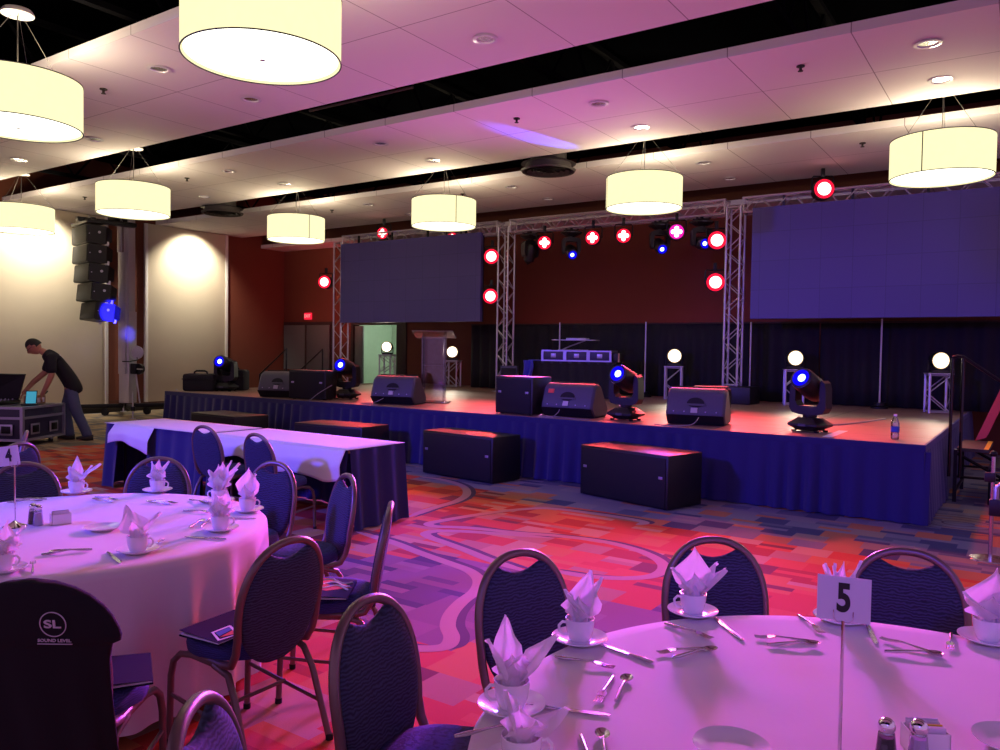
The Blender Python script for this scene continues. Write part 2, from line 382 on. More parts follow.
# double door and exit sign
d = MB().box((-19.14, YB-.05, 0), (-17.05, YB, 2.46)).build('trim_3', 'dark_frame', kind='structure', smooth=0)
t = thing('double_door', 'closed grey double door with push bars below the exit sign', 'door', (-18.1, YB-.06, 0))
for s in (-1, 1):
    lf = MB().box((s*.5-.48, -.04, .02), (s*.5+.48, 0, 2.36), .006).build('door_leaf', 'door_grey', t)
    MB().box((s*.5-.4, -.1, .98), (s*.5+.4, -.06, 1.04), .008).box((s*.5-.4, -.07, .98), (s*.5-.36, -.03, 1.05)).box((s*.5+.36, -.07, .98), (s*.5+.4, -.03, 1.05)).build('push_bar', 'brushed_steel', lf)
MB().box((-.025, -.06, .0), (.025, -.01, 2.36)).build('centre_post', 'dark_frame', t)
t = thing('exit_sign', 'red lit exit sign above the grey double door', 'sign', (-18.06, YB-.03, 2.53))
MB().box((-.15, -.05, 0), (.15, .0, .2), .01).build('housing', 'exit_glow', t)
text_mesh('EXIT', .13, 'exit_letter', t, Tm((0, -.053, .1), 0, R(90)))
# steel and beams in the dark slots
for n, x in enumerate(range(-17, 4, 3)):
    t = thing('roof_joist', ['first','second','third','fourth','fifth','sixth','seventh'][n]+' dark open web roof joist from the left, seen through the ceiling slots', 'joist', (x-.4, 0, 0), 0, 'roof joists above the ceiling')
    for z in (6.05, 5.3): MB().box((-.05, .2, z), (.05, 15.6, z+.07)).build('chord', 'joist_steel', t, smooth=0)
    w = MB()
    for i in range(26): w.tube([(0, .3+i*.58, 5.33 if i % 2 else 6.08), (0, .88+i*.58, 6.08 if i % 2 else 5.33)], .022, 5)
    w.build('web', 'joist_steel', t)
for y, x0, x1, r, lab in ((3.75, -15, -5.2, .1, 'pale square ducting run inside the nearest ceiling slot'), (7.75, -18.6, -10.6, .06, 'pale pipe run inside the second ceiling slot behind a drum pendant')):
    t = tag(MB().box((x0, y-r, 5.32), (x1, y+r, 5.32+1.5*r), .02).build('duct', 'beam_paint'), lab, 'duct')
t = tag(MB().tube([(-9.0, 8.1, 5.2), (-7.0, 8.1, 5.2)], .02, 8).build('conduit', 'beam_paint'), 'thin pale conduit hanging inside the dark slot above the blue light streak', 'pipe')

# ---------------------------------------------------------------- ceiling fittings
def pendant():
    t = thing('pendant_light', '', 'pendant light'); r = .585; H_ = .48
    MB().grid(lambda u, v: ((r)*math.cos(2*PI*u), r*math.sin(2*PI*u), H_*v), 64, 2, True).build('drum_shade', 'shade_glow', t, solid=.006)
    MB().lathe([(r-.02, .02), (0.001, .02)], 64, cap=False).build('diffuser', 'disc_glow', t)
    rm = MB()
    for z in (.0, H_): rm.tube([(r*math.cos(2*PI*i/64)*1.004, r*math.sin(2*PI*i/64)*1.004, z) for i in range(64)], .006, 6, True)
    rm.box((r-.002, -.006, 0), (r+.006, .006, H_)); rm.build('rim_wire', 'dark_base', t)
    MB().lathe([(.001, -.015), (.022, -.01), (.022, .018), (.001, .018)], 12).build('finial', 'brushed_steel', t)
    cb = MB().tube([(0, 0, .3), (0, 0, 1.13)], .006, 6)
    for i in range(3):
        a = 2*PI*i/3+.4; cb.tube([(r*math.cos(a), r*math.sin(a), H_), (.06*math.cos(a), .06*math.sin(a), 1.13)], .003, 5)
    cb.build('hanging_cable', 'cable_grey', t)
    MB().lathe([(.001, 1.18), (.13, 1.18), (.15, 1.15), (.15, 1.13), (.001, 1.125)], 24).build('canopy', 'white_trim', t)
    return t
pk = Kind(pendant(), 'drum pendant lights')
PEND = [(-4.95, 3.98, R(200), 'largest drum pendant, cropped by the top edge above the dark slot'), (-8.64, 3.9, R(80), 'big drum pendant cropped by the left edge below the exposed joists'),
        (-12.98, 7.72, R(60), 'drum pendant hanging just above the speaker array and lift mast'), (-16.94, 7.7, R(280), 'drum pendant at the left edge washing the wide cream panel'),
        (-13.0, 11.35, R(345), 'smallest drum pendant, hanging near the rust wall corner left of the trusses'), (-9.07, 11.39, R(330), 'drum pendant hanging in front of the left screen'),
        (-5.17, 11.5, R(220), 'drum pendant hanging between the two screens'), (-1.08, 11.35, R(255), 'drum pendant in front of the right screen by the right edge')]
for x, y, a, lab in PEND:
    pk.put((x, y, 3.95 if y > 5 else 3.9), a, lab)
    light('pendant_bulb', 'POINT', (x, y, 4.36), 80, (1, .82, .5), size=.15)
def downlight():
    t = thing('downlight', '', 'downlight')
    MB().lathe([(.13, -.012), (.095, -.014), (.09, .0), (.07, .05), (.07, .06), (.13, .0)], 24, cap=False).build('trim_ring', 'white_china', t)
    MB().lathe([(.085, -.004), (.001, -.004)], 20, cap=False).build('reflector', 'brushed_steel', t)
    return t
dk = Kind(downlight(), 'recessed downlights')
bands = [(('near', 5.27), ('far', 6.54), 'ceiling band with the largest pendant', [-4.7, -8.35, -12.05]), (('near', 9.0), ('far', 10.25), 'ceiling band with the blue streak', [-1.01, -4.69, -8.42, -12.1, -14.6]), (('near', 12.68), ('far', 14.05), 'ceiling band above the trusses', [-.9, -4.66, -8.45, -12.2])]
ordn = ['first', 'second', 'third', 'fourth', 'fifth']
for a, b, nm, xs in bands:
    for side, y in (a, b):
        k = 0
        for x in xs:
            if (side == 'near' and y < 6 and x > -8) or (y < 7 and x < -14.8) or (x > -1 and y > 12) or (x < -14 and y < 9.1): continue
            dk.put((x, y, ZC-.001), 0, f'{ordn[k]} downlight from the right, {side} row of the {nm}'); k += 1
dk.put((-14.5, 6.55, ZC-.001), 0, 'small round downlight just over the left edge drum pendant')
def sprinkler():
    t = thing('sprinkler', '', 'sprinkler')
    MB().lathe([(.045, 0), (.045, -.012), (.015, -.014), (.015, -.05), (.001, -.05)], 14).build('escutcheon', 'dark_base', t)
    MB().lathe([(.03, -.056), (.03, -.06), (.001, -.06)], 10).tube([(.013, 0, -.045), (.013, 0, -.058)], .004, 5).tube([(-.013, 0, -.045), (-.013, 0, -.058)], .004, 5).build('deflector', 'dark_base', t)
    return t
sk = Kind(sprinkler(), 'fire sprinklers')
for x, y, lab in ((-9.6, 5.32, 'sprinkler head on the first ceiling band beside the left edge pendant'), (-2.23, 8.98, 'sprinkler head on the second ceiling band over the right screen'), (-2.24, 12.7, 'sprinkler head on the third ceiling band left of the right edge pendant'), (-5.93, 9.0, 'sprinkler head just above the blue streak on the ceiling'),
                  (-13.43, 12.77, 'sprinkler head on the third band over the left truss tower'), (-9.7, 12.78, 'sprinkler head on the third band right of the pendant before the left screen'), (-13.3, 8.97, 'sprinkler head on the second band right of the pendant over the lift mast'), (-16.95, 8.98, 'sprinkler head on the second band above the hanging speaker array')):
    sk.put((x, y, ZC), 0, lab)
def diffuser():
    t = thing('air_diffuser', '', 'air vent'); pr = MB().lathe([(.46, .0), (.44, -.03), (.40, -.02), (.38, .1), (.46, .1)], 48, cap=False); pr.build('outer_ring', 'diffuser_paint', t)
    cn = MB()
    for r0, z in ((.36, -.03), (.27, -.04), (.18, -.05), (.09, -.055)): cn.lathe([(r0, z), (r0-.07, z+.035), (r0-.075, z+.03), (r0-.005, z-.006)], 40, cap=False)
    cn.build('cone_ring', 'diffuser_paint', t)
    MB().lathe([(.3, .06), (.3, .45)], 32).build('duct_collar', 'diffuser_paint', t)
    return t
fk = Kind(diffuser(), 'round air diffusers')
fk.put((-6.85, 11.38, 4.72), 0, 'round dark air diffuser right under the blue ceiling streak')
fk.put((-15.35, 11.25, 4.72), 0, 'round dark air diffuser above the narrower cream wall panel')

# ---------------------------------------------------------------- the stage
SX0, SX1, SY0, SY1, SZ = -14.0, -.93, 9.0, 15.75, .815
t = thing('stage_platform', 'long low stage with reddish plywood deck and pleated navy skirt', 'stage', (0, 0, 0))
MB().box((SX0, SY0, SZ-.08), (SX1, SY1, SZ)).build('deck', 'stage_deck', t, smooth=0)
def skirt_bm(p0, p1, nrm, top, n, amp):
    p0, p1, nrm = Vector(p0), Vector(p1), Vector(nrm); L = (p1-p0).length
    def fn(u, v):
        s = u*L; ph = s*2*PI*n+1.1*math.sin(s*2.1)+.6*math.sin(s*5.3)
        a = amp*(.3+.7*v)*(.65+.35*math.sin(s*3.7+1)); q = p0+(p1-p0)*u+nrm*(.012+a*abs(math.sin(ph*.5))**1.5+.02*v+.025*v*math.sin(s*1.3)**2)
        return (q.x, q.y, top*(1-v)+.012*v)
    return MB().grid(fn, int(L*n*9)+2, 7)
sk_ = skirt_bm((SX0-.04, SY0, 0), (SX1+.07, SY0, 0), (0, -1, 0), SZ-.07, 4.6, .11).build('skirt', 'navy_skirt', t, smooth=180)
skirt_bm((SX1, SY0-.05, 0), (SX1, SY1, 0), (1, 0, 0), SZ-.07, 4.2, .05).build('skirt', 'navy_skirt', t, smooth=180)
skirt_bm((SX0, SY0, 0), (SX0, SY1, 0), (-1, 0, 0), SZ-.07, 4.2, .05).build('skirt', 'navy_skirt', t, smooth=180)
MB().box((SX0-.02, SY0-.02, SZ-.075), (SX1+.02, SY0, SZ-.002)).box((SX1, SY0, SZ-.075), (SX1+.02, SY1, SZ-.002)).box((SX0-.02, SY0, SZ-.075), (SX0, SY1, SZ-.002)).build('edge_trim', 'navy_skirt', t, smooth=0)
for x in range(7):
    for y in (9.2, 12.4, 15.6):
        if x in (0, 6) and y == 9.2: MB().tube([(-13.8+x*2.1, y, 0), (-13.8+x*2.1, y, SZ-.08)], .025, 8).build('leg', 'aluminium', t)
tape = tag(MB().box((-1.93, 9.12, SZ), (-1.83, 10.0, SZ+.002)).build('tape_strip', 'paper_white', smooth=0), 'pale tape strip on the deck between the right moving light and the water bottle', 'tape')

def truss(L, s=.25, seg=.27, rc=.021, rl=.010):
    """box truss along +Z from 0 to L: list of (name, MB)"""
    out = []; h = s/2
    for x in (-h, h):
        for y in (-h, h): out.append(('chord', MB().tube([(x, y, 0), (x, y, L)], rc, 8)))
    n = max(2, round(L/seg)); d = L/n
    for ax in range(4):
        m = MB()
        for i in range(n):
            a, b = (-h, h) if i % 2 else (h, -h)
            P = [(a, i*d+.02), (b, (i+1)*d-.02)]
            pt = [((p, -h, z) if ax == 0 else (p, h, z) if ax == 1 else (-h, p, z) if ax == 2 else (h, p, z)) for p, z in P]
            m.tube(pt, rl, 6)
        for z in (.02, L-.02): m.tube([((-h, -h, z) if ax == 0 else (-h, h, z) if ax == 1 else (-h, -h, z) if ax == 2 else (h, -h, z)), ((h, -h, z) if ax == 0 else (h, h, z) if ax == 1 else (-h, h, z) if ax == 2 else (h, h, z))], rl*1.3, 6)
        out.append(('lacing', m))
    return out
def truss_thing(name, label, cat, loc, L, Tr=None, group=None, s=.25):
    t = thing(name, label, cat, loc, 0, group)
    for nm, m in truss(L, s):
        if Tr: m.v = [tuple(Tr @ Vector(p)) for p in m.v]
        m.build(nm, 'aluminium', t)
    return t
TY, TZ = 14.1, 4.21
TX = [-14.48, -9.5, -4.55, .4]
names = ['left aluminium truss tower by the doorway and the left screen', 'middle aluminium truss tower between left screen and DJ table', 'right aluminium truss tower standing on a black case by the right screen', 'far right truss tower outside the right screen']
for x, nm in zip(TX[:3], names):
    z0 = SZ+.31 if x == TX[2] else SZ+.012
    t = truss_thing('truss_tower', nm, 'truss', (x, TY, z0), TZ-z0+.125, None, 'truss towers')
    if x != TX[2]: MB().box((-.2, -.2, -.012), (.2, .2, 0)).build('base_plate', 'aluminium', t, smooth=0)
RX = Matrix.Rotation(R(90), 4, 'Y')
for i, nm in enumerate(('horizontal truss span carrying the left screen', 'horizontal truss span above the DJ table with red and blue lamps', 'horizontal truss span carrying the right screen')):
    truss_thing('truss_span', nm, 'truss', (TX[i]+.15, TY, TZ+.125), TX[i+1]-TX[i]-.3, RX, 'truss spans')
for i in range(2):
    pass
# LED screens hanging in front of the truss
def screen(x0, x1, label, n):
    t = thing('led_screen', label, 'screen', ((x0+x1)/2, TY-.22, 2.32)); w = (x1-x0)/2
    MB().box((-w, 0, 0), (w, .09, 1.93), .004).build('display_panel', 'led_screen', t, smooth=0)
    MB().box((-w, .09, .0), (w, .13, .06)).box((-w, .09, 1.87), (w, .13, 1.93)).box((-w, .09, .06), (-w+.06, .13, 1.87)).box((w-.06, .09, .06), (w, .13, 1.87)).build('back_frame', 'black_metal', t, smooth=0)
    for k in range(n):
        x = -w+.5+k*(2*w-1)/(n-1); MB().box((x-.02, .1, 1.93), (x+.02, .14, 2.12)).build('hanging_bracket', 'black_metal', t, smooth=0)
screen(-14.28, -10.02, 'left dark violet LED screen between the left and middle truss towers', 4)
screen(-4.19, .1, 'right dark violet LED screen running out of the right edge', 4)
# pipe and drape
def drape(x0, x1, label, seed):
    L = x1-x0
    def fn(u, v):
        s = u*L; ph = s*2*PI*3.3+1.3*math.sin(s*1.7+seed); a = .05*(.35+.65*v)
        return (s, -a*math.sin(ph)-.02*math.sin(s*2+seed), 1.46*(1-v)+.012*v)
    o = tag(MB().grid(fn, int(L*36), 5).build('stage_drape', 'black_drape', smooth=180, solid=.004, loc=(x0, 14.92, SZ)), label, 'curtain', 'black backdrop drapes')
DX = [-11.02, -8.62, -6.62, -4.5, -3.25, -2.24, .6]
dl = ['leftmost black backdrop drape beside the rust wall', 'black backdrop drape behind the DJ table', 'black backdrop drape between the DJ table and right truss tower', 'black backdrop drape right of the right truss tower', 'narrow black backdrop drape behind the right moving light', 'rightmost black backdrop drape behind the bottle and ladder']
for i in range(6): drape(DX[i]+.01, DX[i+1]-.01, dl[i], i)
pl = ['drape pole rising above the DJ table', 'drape pole between the DJ table and the right tower', 'thin grey drape pole with a round weight, right of the right tower', 'thin grey drape pole in front of the rightmost drape']
for i, (x, y, h) in enumerate(((-8.47, 14.66, 1.5), (-6.49, 14.66, 1.5), (-4.40, 14.66, 1.48), (-2.2, 14.66, 1.52))):
    t = thing('drape_pole', pl[i], 'pole', (x, y, SZ), 0, 'drape poles')
    MB().tube([(0, 0, .01), (0, 0, h)], .016, 8).build('upright', 'aluminium', t)
    MB().lathe([(.14, 0), (.14, .03), (.1, .05), (.1, .1), (.001, .1)], 24).build('base_weight', 'black_metal', t)
t = tag(MB().tube([(DX[0], 14.93, SZ+1.475), (.6, 14.93, SZ+1.475)], .016, 8).build('drape_rail', 'dark_frame'), 'thin horizontal rail along the top of the black drapes', 'rail')

# fixtures --------------------------------------------------------
def led_disc(mb, r, y=0, n=24): return mb.lathe([(.001, 0), (r, 0)], n, Tm((0, y, 0), 0, R(90)), cap=False)
def par(kind):
    """lens looks along -Y, yoke upwards; origin at the hook"""
    t = thing('par_light', '', 'stage light'); z = -.33
    can = MB().lathe([(.09, .30), (.13, .26), (.15, .12), (.15, 0), (.135, 0), (.135, .03)], 28, Tm((0, 0, z), 0, R(-90)), cap=False)
    if kind == 'big': can.v = [(x*1.16, y, z+(q-z)*1.16) for x, y, q in can.v]
    b = can.build('can', 'black_metal', t)
    lens, core = {'red': ('red_lens', 'red_core'), 'magenta': ('magenta_lens', 'pink_core'), 'big': ('red_lens', 'red_core')}[kind]
    rl_ = .158 if kind == 'big' else .134  # big lens widened so its red rim stands in for the lamp's halo
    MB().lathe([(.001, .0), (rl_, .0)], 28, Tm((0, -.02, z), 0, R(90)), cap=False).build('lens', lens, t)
    c = MB()
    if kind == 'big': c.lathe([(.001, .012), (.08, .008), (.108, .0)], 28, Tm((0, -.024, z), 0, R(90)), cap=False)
    else:
        for dx in (-1, 0, 1):
            for dz in (-1, 0, 1):
                if abs(dx)+abs(dz) < 2: c.lathe([(.001, .012), (.03, .008), (.042, 0)], 14, Tm((dx*.062, -.026, z+dz*.062), 0, R(90)), cap=False)
    c.build('led_cluster', core, t)
    MB().tube([(-.17, .1, z), (-.17, .1, -.13), (-.15, .1, -.1), (.15, .1, -.1), (.17, .1, -.13), (.17, .1, z)], .014, 6).build('yoke', 'black_metal', t)
    MB().box((-.03, .07, -.12), (.03, .13, .03), .006).build('clamp', 'black_metal', t)
    return t
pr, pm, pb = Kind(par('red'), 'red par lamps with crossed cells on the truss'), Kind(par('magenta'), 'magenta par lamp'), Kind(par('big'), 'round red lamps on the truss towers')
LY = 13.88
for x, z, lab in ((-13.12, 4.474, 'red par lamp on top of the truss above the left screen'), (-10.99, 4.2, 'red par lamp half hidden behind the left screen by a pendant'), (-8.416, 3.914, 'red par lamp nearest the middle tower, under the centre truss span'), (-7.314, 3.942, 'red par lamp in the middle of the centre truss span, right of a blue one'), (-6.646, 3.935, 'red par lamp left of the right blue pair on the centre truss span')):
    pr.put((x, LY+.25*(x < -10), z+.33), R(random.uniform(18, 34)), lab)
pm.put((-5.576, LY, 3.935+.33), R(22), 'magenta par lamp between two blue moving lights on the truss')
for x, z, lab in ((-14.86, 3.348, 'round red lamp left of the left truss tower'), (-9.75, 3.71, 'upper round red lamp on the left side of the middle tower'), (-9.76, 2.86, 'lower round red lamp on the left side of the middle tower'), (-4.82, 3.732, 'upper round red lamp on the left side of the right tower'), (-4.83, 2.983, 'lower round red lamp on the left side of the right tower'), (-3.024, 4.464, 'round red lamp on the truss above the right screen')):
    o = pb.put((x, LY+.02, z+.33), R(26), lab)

def moving_head(lit, hang):
    """base at the origin, lens looks to -Y"""
    t = thing('moving_head_light', '', 'stage light')
    oc = [(1, .35), (.72, 1), (-.72, 1), (-1, .35), (-1, -.35), (-.72, -1), (.72, -1), (1, -.35)]
    lv = [(.15, .12, .02), (.165, .135, .04), (.245, .18, .075), (.25, .18, .095), (.16, .13, .145), (.13, .11, .165)]
    bs = MB(); vs = [(a*x, b*y, z) for a, b, z in lv for x, y in oc]
    bs.add(vs, [(i*8+j, i*8+(j+1) % 8, (i+1)*8+(j+1) % 8, (i+1)*8+j) for i in range(5) for j in range(8)]+[tuple(range(8)), tuple(range(40, 48))])
    for sx in (-1, 1):
        for sy in (-1, 1): bs.lathe([(.025, 0), (.03, .02)], 10, Tm((sx*.14, sy*.1, 0)))
    b = bs.build('base', 'black_plastic', t, smooth=20)
    MB().box((-.045, -.186, .07), (.045, -.178, .1)).build('display_panel', 'speaker_grey', b, smooth=0)
    MB().lathe([(.08, .17), (.08, .2)], 20).build('swivel', 'black_metal', t)
    yk = MB(); P = []
    outer = [(-.1, .2), (-.19, .22), (-.225, .28), (-.22, .5), (-.205, .57), (-.17, .6), (-.145, .57), (-.15, .36), (-.12, .3), (.12, .3), (.15, .36), (.145, .57), (.17, .6), (.205, .57), (.22, .5), (.225, .28), (.19, .22), (.1, .2)]
    yk.prism([(x, -.075, z) for x, z in outer], (0, .15, 0)); yk.build('yoke', 'black_plastic', t, smooth=25)
    return t, lit
def mh_head(t, pitch, yaw=0):
    Tt = Tm((0, 0, .53), yaw) @ Matrix.Rotation(pitch, 4, 'X')
    prof = [(.10, -.25), (.125, -.24), (.135, -.2), (.138, -.02), (.142, .06), (.13, .16), (.09, .24), (.001, .27)]
    h = MB().lathe(prof, 28, Tt @ Matrix.Rotation(R(-90), 4, 'X'), cap=False); hd = h.build('head', 'black_plastic', t, smooth=40)
    MB().lathe([(.001, 0), (.118, 0)], 24, Tt @ Tm((0, -.243, 0), 0, R(90)), cap=False).build('lens', 'blue_lens', hd)
    MB().lathe([(.001, .012), (.03, .008), (.046, 0)], 20, Tt @ Tm((.01, -.246, .0), 0, R(90)), cap=False).build('beam_core', 'blue_core', hd)
MHS = [((-13.28, 9.83, SZ), 22, 14, 'blue lit moving head light at the far left stage end beside black bags'), ((-9.98, 9.88, SZ), 14, 16, 'blue lit moving head light between the black speaker box and the podium wedge'), ((-4.465, 9.5, SZ), -6, 20, 'blue lit moving head light right of the wedge with the orange sticker'), ((-2.178, 9.62, SZ), -16, 24, 'largest blue lit moving head light, at the right front of the stage')]
for loc, rz, pt, lab in MHS:
    t, _ = moving_head(True, False); mh_head(t, R(-pt)); t.location = loc; t.rotation_euler = (0, 0, R(rz)); t['label'] = lab; t['group'] = 'moving head lights along the stage front'; t.scale = (1.0, 1.0, 1.0)
for x, z, rz, pt, lab, on in ((-7.872, 3.659, 40, 25, 'hanging blue moving light between two red par lamps', 1), (-5.964, 3.702, 40, 25, 'hanging blue moving light left of the magenta lamp', 1), (-5.153, 3.797, 40, 10, 'hanging blue moving light right of the magenta lamp', 1), (-8.85, 3.79, 70, 60, 'unlit hanging moving light just right of the middle tower', 0)):
    t, _ = moving_head(bool(on), True)
    if on: mh_head(t, R(-pt))
    else: MB().lathe([(.10, -.25), (.13, -.2), (.138, -.02), (.13, .16), (.001, .27)], 24, Tm((0, 0, .53)) @ Matrix.Rotation(R(70), 4, 'X') @ Matrix.Rotation(R(-90), 4, 'X')).build('head', 'black_plastic', t)
    MB().box((-.03, -.03, -.03), (.03, .03, .02), .005).build('clamp', 'black_metal', t)
    t.scale = (.85, .85, .85); t.location = (x, TY-.08, 4.17); t['label'] = lab; t['group'] = 'moving lights under the truss'
    t.rotation_euler = (Matrix.Rotation(R(rz), 3, 'Z') @ Matrix.Rotation(PI, 3, 'Y')).to_euler()
# short truss stands with white lamps
def stand(label, x, y, h=.62, z0=SZ):
    t = truss_thing('lamp_stand', label, 'truss stand', (x, y, z0), h, None, 'short truss stands for white lamps', .3)
    t.rotation_euler = (0, 0, R(18))
    MB().box((-.18, -.18, h), (.18, .18, h+.012)).build('top_plate', 'aluminium', t, smooth=0)
    return h+.012+z0
def white_lamp():
    t = thing('white_lamp', '', 'stage light')
    MB().box((-.12, -.08, 0), (.12, .1, .05), .01).build('base', 'black_plastic', t)
    MB().tube([(-.15, 0, .03), (-.15, 0, .2), ], .012, 6).tube([(.15, 0, .03), (.15, 0, .2)], .012, 6).tube([(-.15, 0, .035), (.15, 0, .035)], .012, 6).build('yoke', 'black_metal', t)
    MB().lathe([(.13, 0), (.14, .02), (.135, .14), (.09, .2), (.001, .21)], 24, Tm((0, -.08, .2), 0, R(-90)), cap=False).build('can', 'black_metal', t)
    MB().lathe([(.001, .0), (.13, .0)], 24, Tm((0, -.078, .2), 0, R(90)), cap=False).build('lens', 'white_ring', t)
    MB().lathe([(.001, .016), (.08, .01), (.112, 0)], 24, Tm((0, -.082, .2), 0, R(90)), cap=False).build('lamp_face', 'white_lens', t)
    return t
wk = Kind(white_lamp(), 'white lamps on truss stands')
ST = [(-14.0, 15.3, 'in front of the open doorway', .95), (-11.5, 14.85, 'behind the clear podium', .62), (-5.8, 14.45, 'right of the DJ table', .62), (-3.56, 14.45, 'behind the largest blue moving light', .62), (-1.3, 14.25, 'at the right end of the stage', .62)]
for x, y, w, h in ST:
    z = stand(f'short aluminium truss stand {w}', x, y, h if h < .9 else .72)
    wk.put((x, y, z), R(28), f'bright white round lamp on the truss stand {w}')
# speakers ----------------------------------------------------------
def sub(w, d, h, label, loc, rz, name='subwoofer', handles=True):
    t = thing(name, label, 'speaker', loc, rz, None)
    MB().box((0, 0, .012), (w, d, h), .012).build('cabinet', 'black_plastic', t)
    MB().box((.03, -.012, .03), (w-.03, .012, h-.03), .006).build('front_grille', 'black_grille', t)
    for x in (.06, w-.12): MB().box((x, -.017, h*.56), (x+.055, -.011, h*.56+.03), .004).build('badge', 'case_edge', t)
    for x in (.05, w-.09):
        for y in (.05, d-.09): MB().box((x, y, 0), (x+.04, y+.04, .014)).build('foot', 'rubber', t, smooth=0)
    return t
sub(1.29, .62, .6, 'nearest black subwoofer cabinet in front of the stage, with red light on top', (-4.49, 8.32, 0), R(-15), 'subwoofer')
sub(1.29, .55, .6, 'black subwoofer cabinet on the carpet right of the skirted tables', (-6.95, 8.33, 0), R(-7))
sub(1.27, .62, .6, 'black subwoofer cabinet behind the right skirted table', (-9.02, 7.86, 0), R(5))
sub(1.27, .62, .6, 'black subwoofer cabinet behind the left skirted table', (-11.62, 7.92, 0), R(-4))
sub(.74, .34, .5, 'black speaker box on stage beside the left wedge monitor', (-10.62, 9.13, SZ), R(14), 'speaker_box')
sub(.66, .44, .53, 'black speaker box on stage left of the wedge with the orange sticker', (-6.35, 9.2, SZ), R(-5), 'speaker_box')
def wedge(label, loc, rz, w=.72, sticker=False):
    t = thing('wedge_monitor', label, 'speaker', loc, rz, 'grey wedge floor monitors')
    # the cabinet back faces -Y (towards the room), the baffle faces +Y
    prof = [(-.17, .0), (-.28, .13), (-.16, .41), (-.08, .46), (.02, .45), (.3, .09), (.28, .0)]
    def rnd(p, r=.05):
        out = []
        for i, q in enumerate(p):
            a, b, c = Vector(p[i-1]), Vector(q), Vector(p[(i+1) % len(p)])
            d1, d2 = (a-b), (c-b); rr = min(r, d1.length*.4, d2.length*.4)
            s, e = b+d1.normalized()*rr, b+d2.normalized()*rr
            for k in range(4): u = k/3; out.append(s*(1-u)**2+b*2*u*(1-u)+e*u*u)
        return out
    pp = rnd(prof); h = w/2
    mb = MB(); n = len(pp); cen = Vector((0, .22))
    xs = [(-h, .9), (-h+.03, 1.0), (h-.03, 1.0), (h, .9)]
    vs = [(x, cen.x+(p.x-cen.x)*s, max(0, cen.y+(p.y-cen.y)*s)) for x, s in xs for p in pp]
    fs = [(i*n+j, i*n+(j+1) % n, (i+1)*n+(j+1) % n, (i+1)*n+j) for i in range(3) for j in range(n)]+[tuple(range(n)), tuple(range(3*n, 4*n))]
    mb.add(vs, fs); mb.build('cabinet', 'speaker_grey', t, smooth=30)
    tb = MB().tube([(-h+.06, -.262, .15), (-h+.06, -.285, .12)], .02, 8)
    low = MB().prism([(-h+.012, -.290, .128), (h-.012, -.290, .128), (h-.012, -.182, .008), (-h+.012, -.182, .008)], (0, .02, 0))
    low.build('lower_vent_panel', 'black_grille', t, smooth=0)
    bf = MB().prism([(-h+.04, .015, .462), (h-.04, .015, .462), (h-.04, .306, .095), (-h+.04, .306, .095)], (0, .012, .01)); bf.build('grille', 'black_grille', t, smooth=0)
    # recessed handle: dark half-moon with a bar
    up = Vector((0, .394, .919)); c0 = Vector((0, -.226, .275))
    hd = [c0+Vector((.105*math.cos(a), 0, 0))+up*.075*math.sin(a)*(1 if math.sin(a) > 0 else .7) for a in [2*PI*i/24 for i in range(24)]]
    cup = MB().prism([tuple(p+Vector((0, -.004, 0))) for p in hd], (0, .02, 0)).build('handle_recess', 'black_grille', t, smooth=0)
    br = MB().prism([tuple(c0+Vector((x, -.012, 0))+up*z) for x, z in ((-.12, -.005), (.12, -.005), (.12, -.03), (-.12, -.03))], (0, .014, 0)); br.build('handle_bar', 'speaker_grey', cup)
    MB().prism([tuple(c0+Vector((x, -.006, 0))+up*z) for x, z in ((-.05, -.06), (.03, -.06), (.03, -.125), (-.05, -.125))], (0, .02, 0)).build('jack_panel', 'case_edge', t, smooth=0)
    if sticker: MB().prism([tuple(c0+Vector((x, -.008, 0))+up*z) for x, z in ((-.30, .11), (-.22, .11), (-.22, .05), (-.30, .05))], (0, .02, 0)).build('sticker', 'orange_label', t, smooth=0)
    sc = MB()
    for i in range(5): sc.lathe([(.008, 0), (.008, .006), (.001, .006)], 8, Tm((-h+.1+i*(w-.2)/4, -.268, .172), 0, R(90)))
    sc.build('screw', 'case_edge', t)
wedge('grey wedge floor monitor at the left, beside the black speaker box', (-11.1, 9.42, SZ), R(22), .72)
wedge('grey wedge floor monitor at the foot of the clear podium', (-8.55, 9.62, SZ), R(16), .74)
wedge('grey wedge floor monitor with an orange sticker on its corner', (-5.25, 9.52, SZ), R(4), .76, True)
wedge('grey wedge floor monitor in front of the right truss tower', (-3.52, 9.62, SZ), R(10), .72)
# black speaker standing upright behind
t = thing('upright_speaker', 'small dark speaker standing upright left of the DJ table', 'speaker', (-8.75, 13.2, SZ), R(20))
MB().prism([(-.17, -.16, 0), (.17, -.16, 0), (.14, .14, 0), (-.14, .14, 0)], (0, 0, .58)).build('cabinet', 'speaker_grey', t, smooth=0)
MB().box((-.15, -.18, .04), (.15, -.16, .54), .006).build('front_grille', 'black_grille', t)
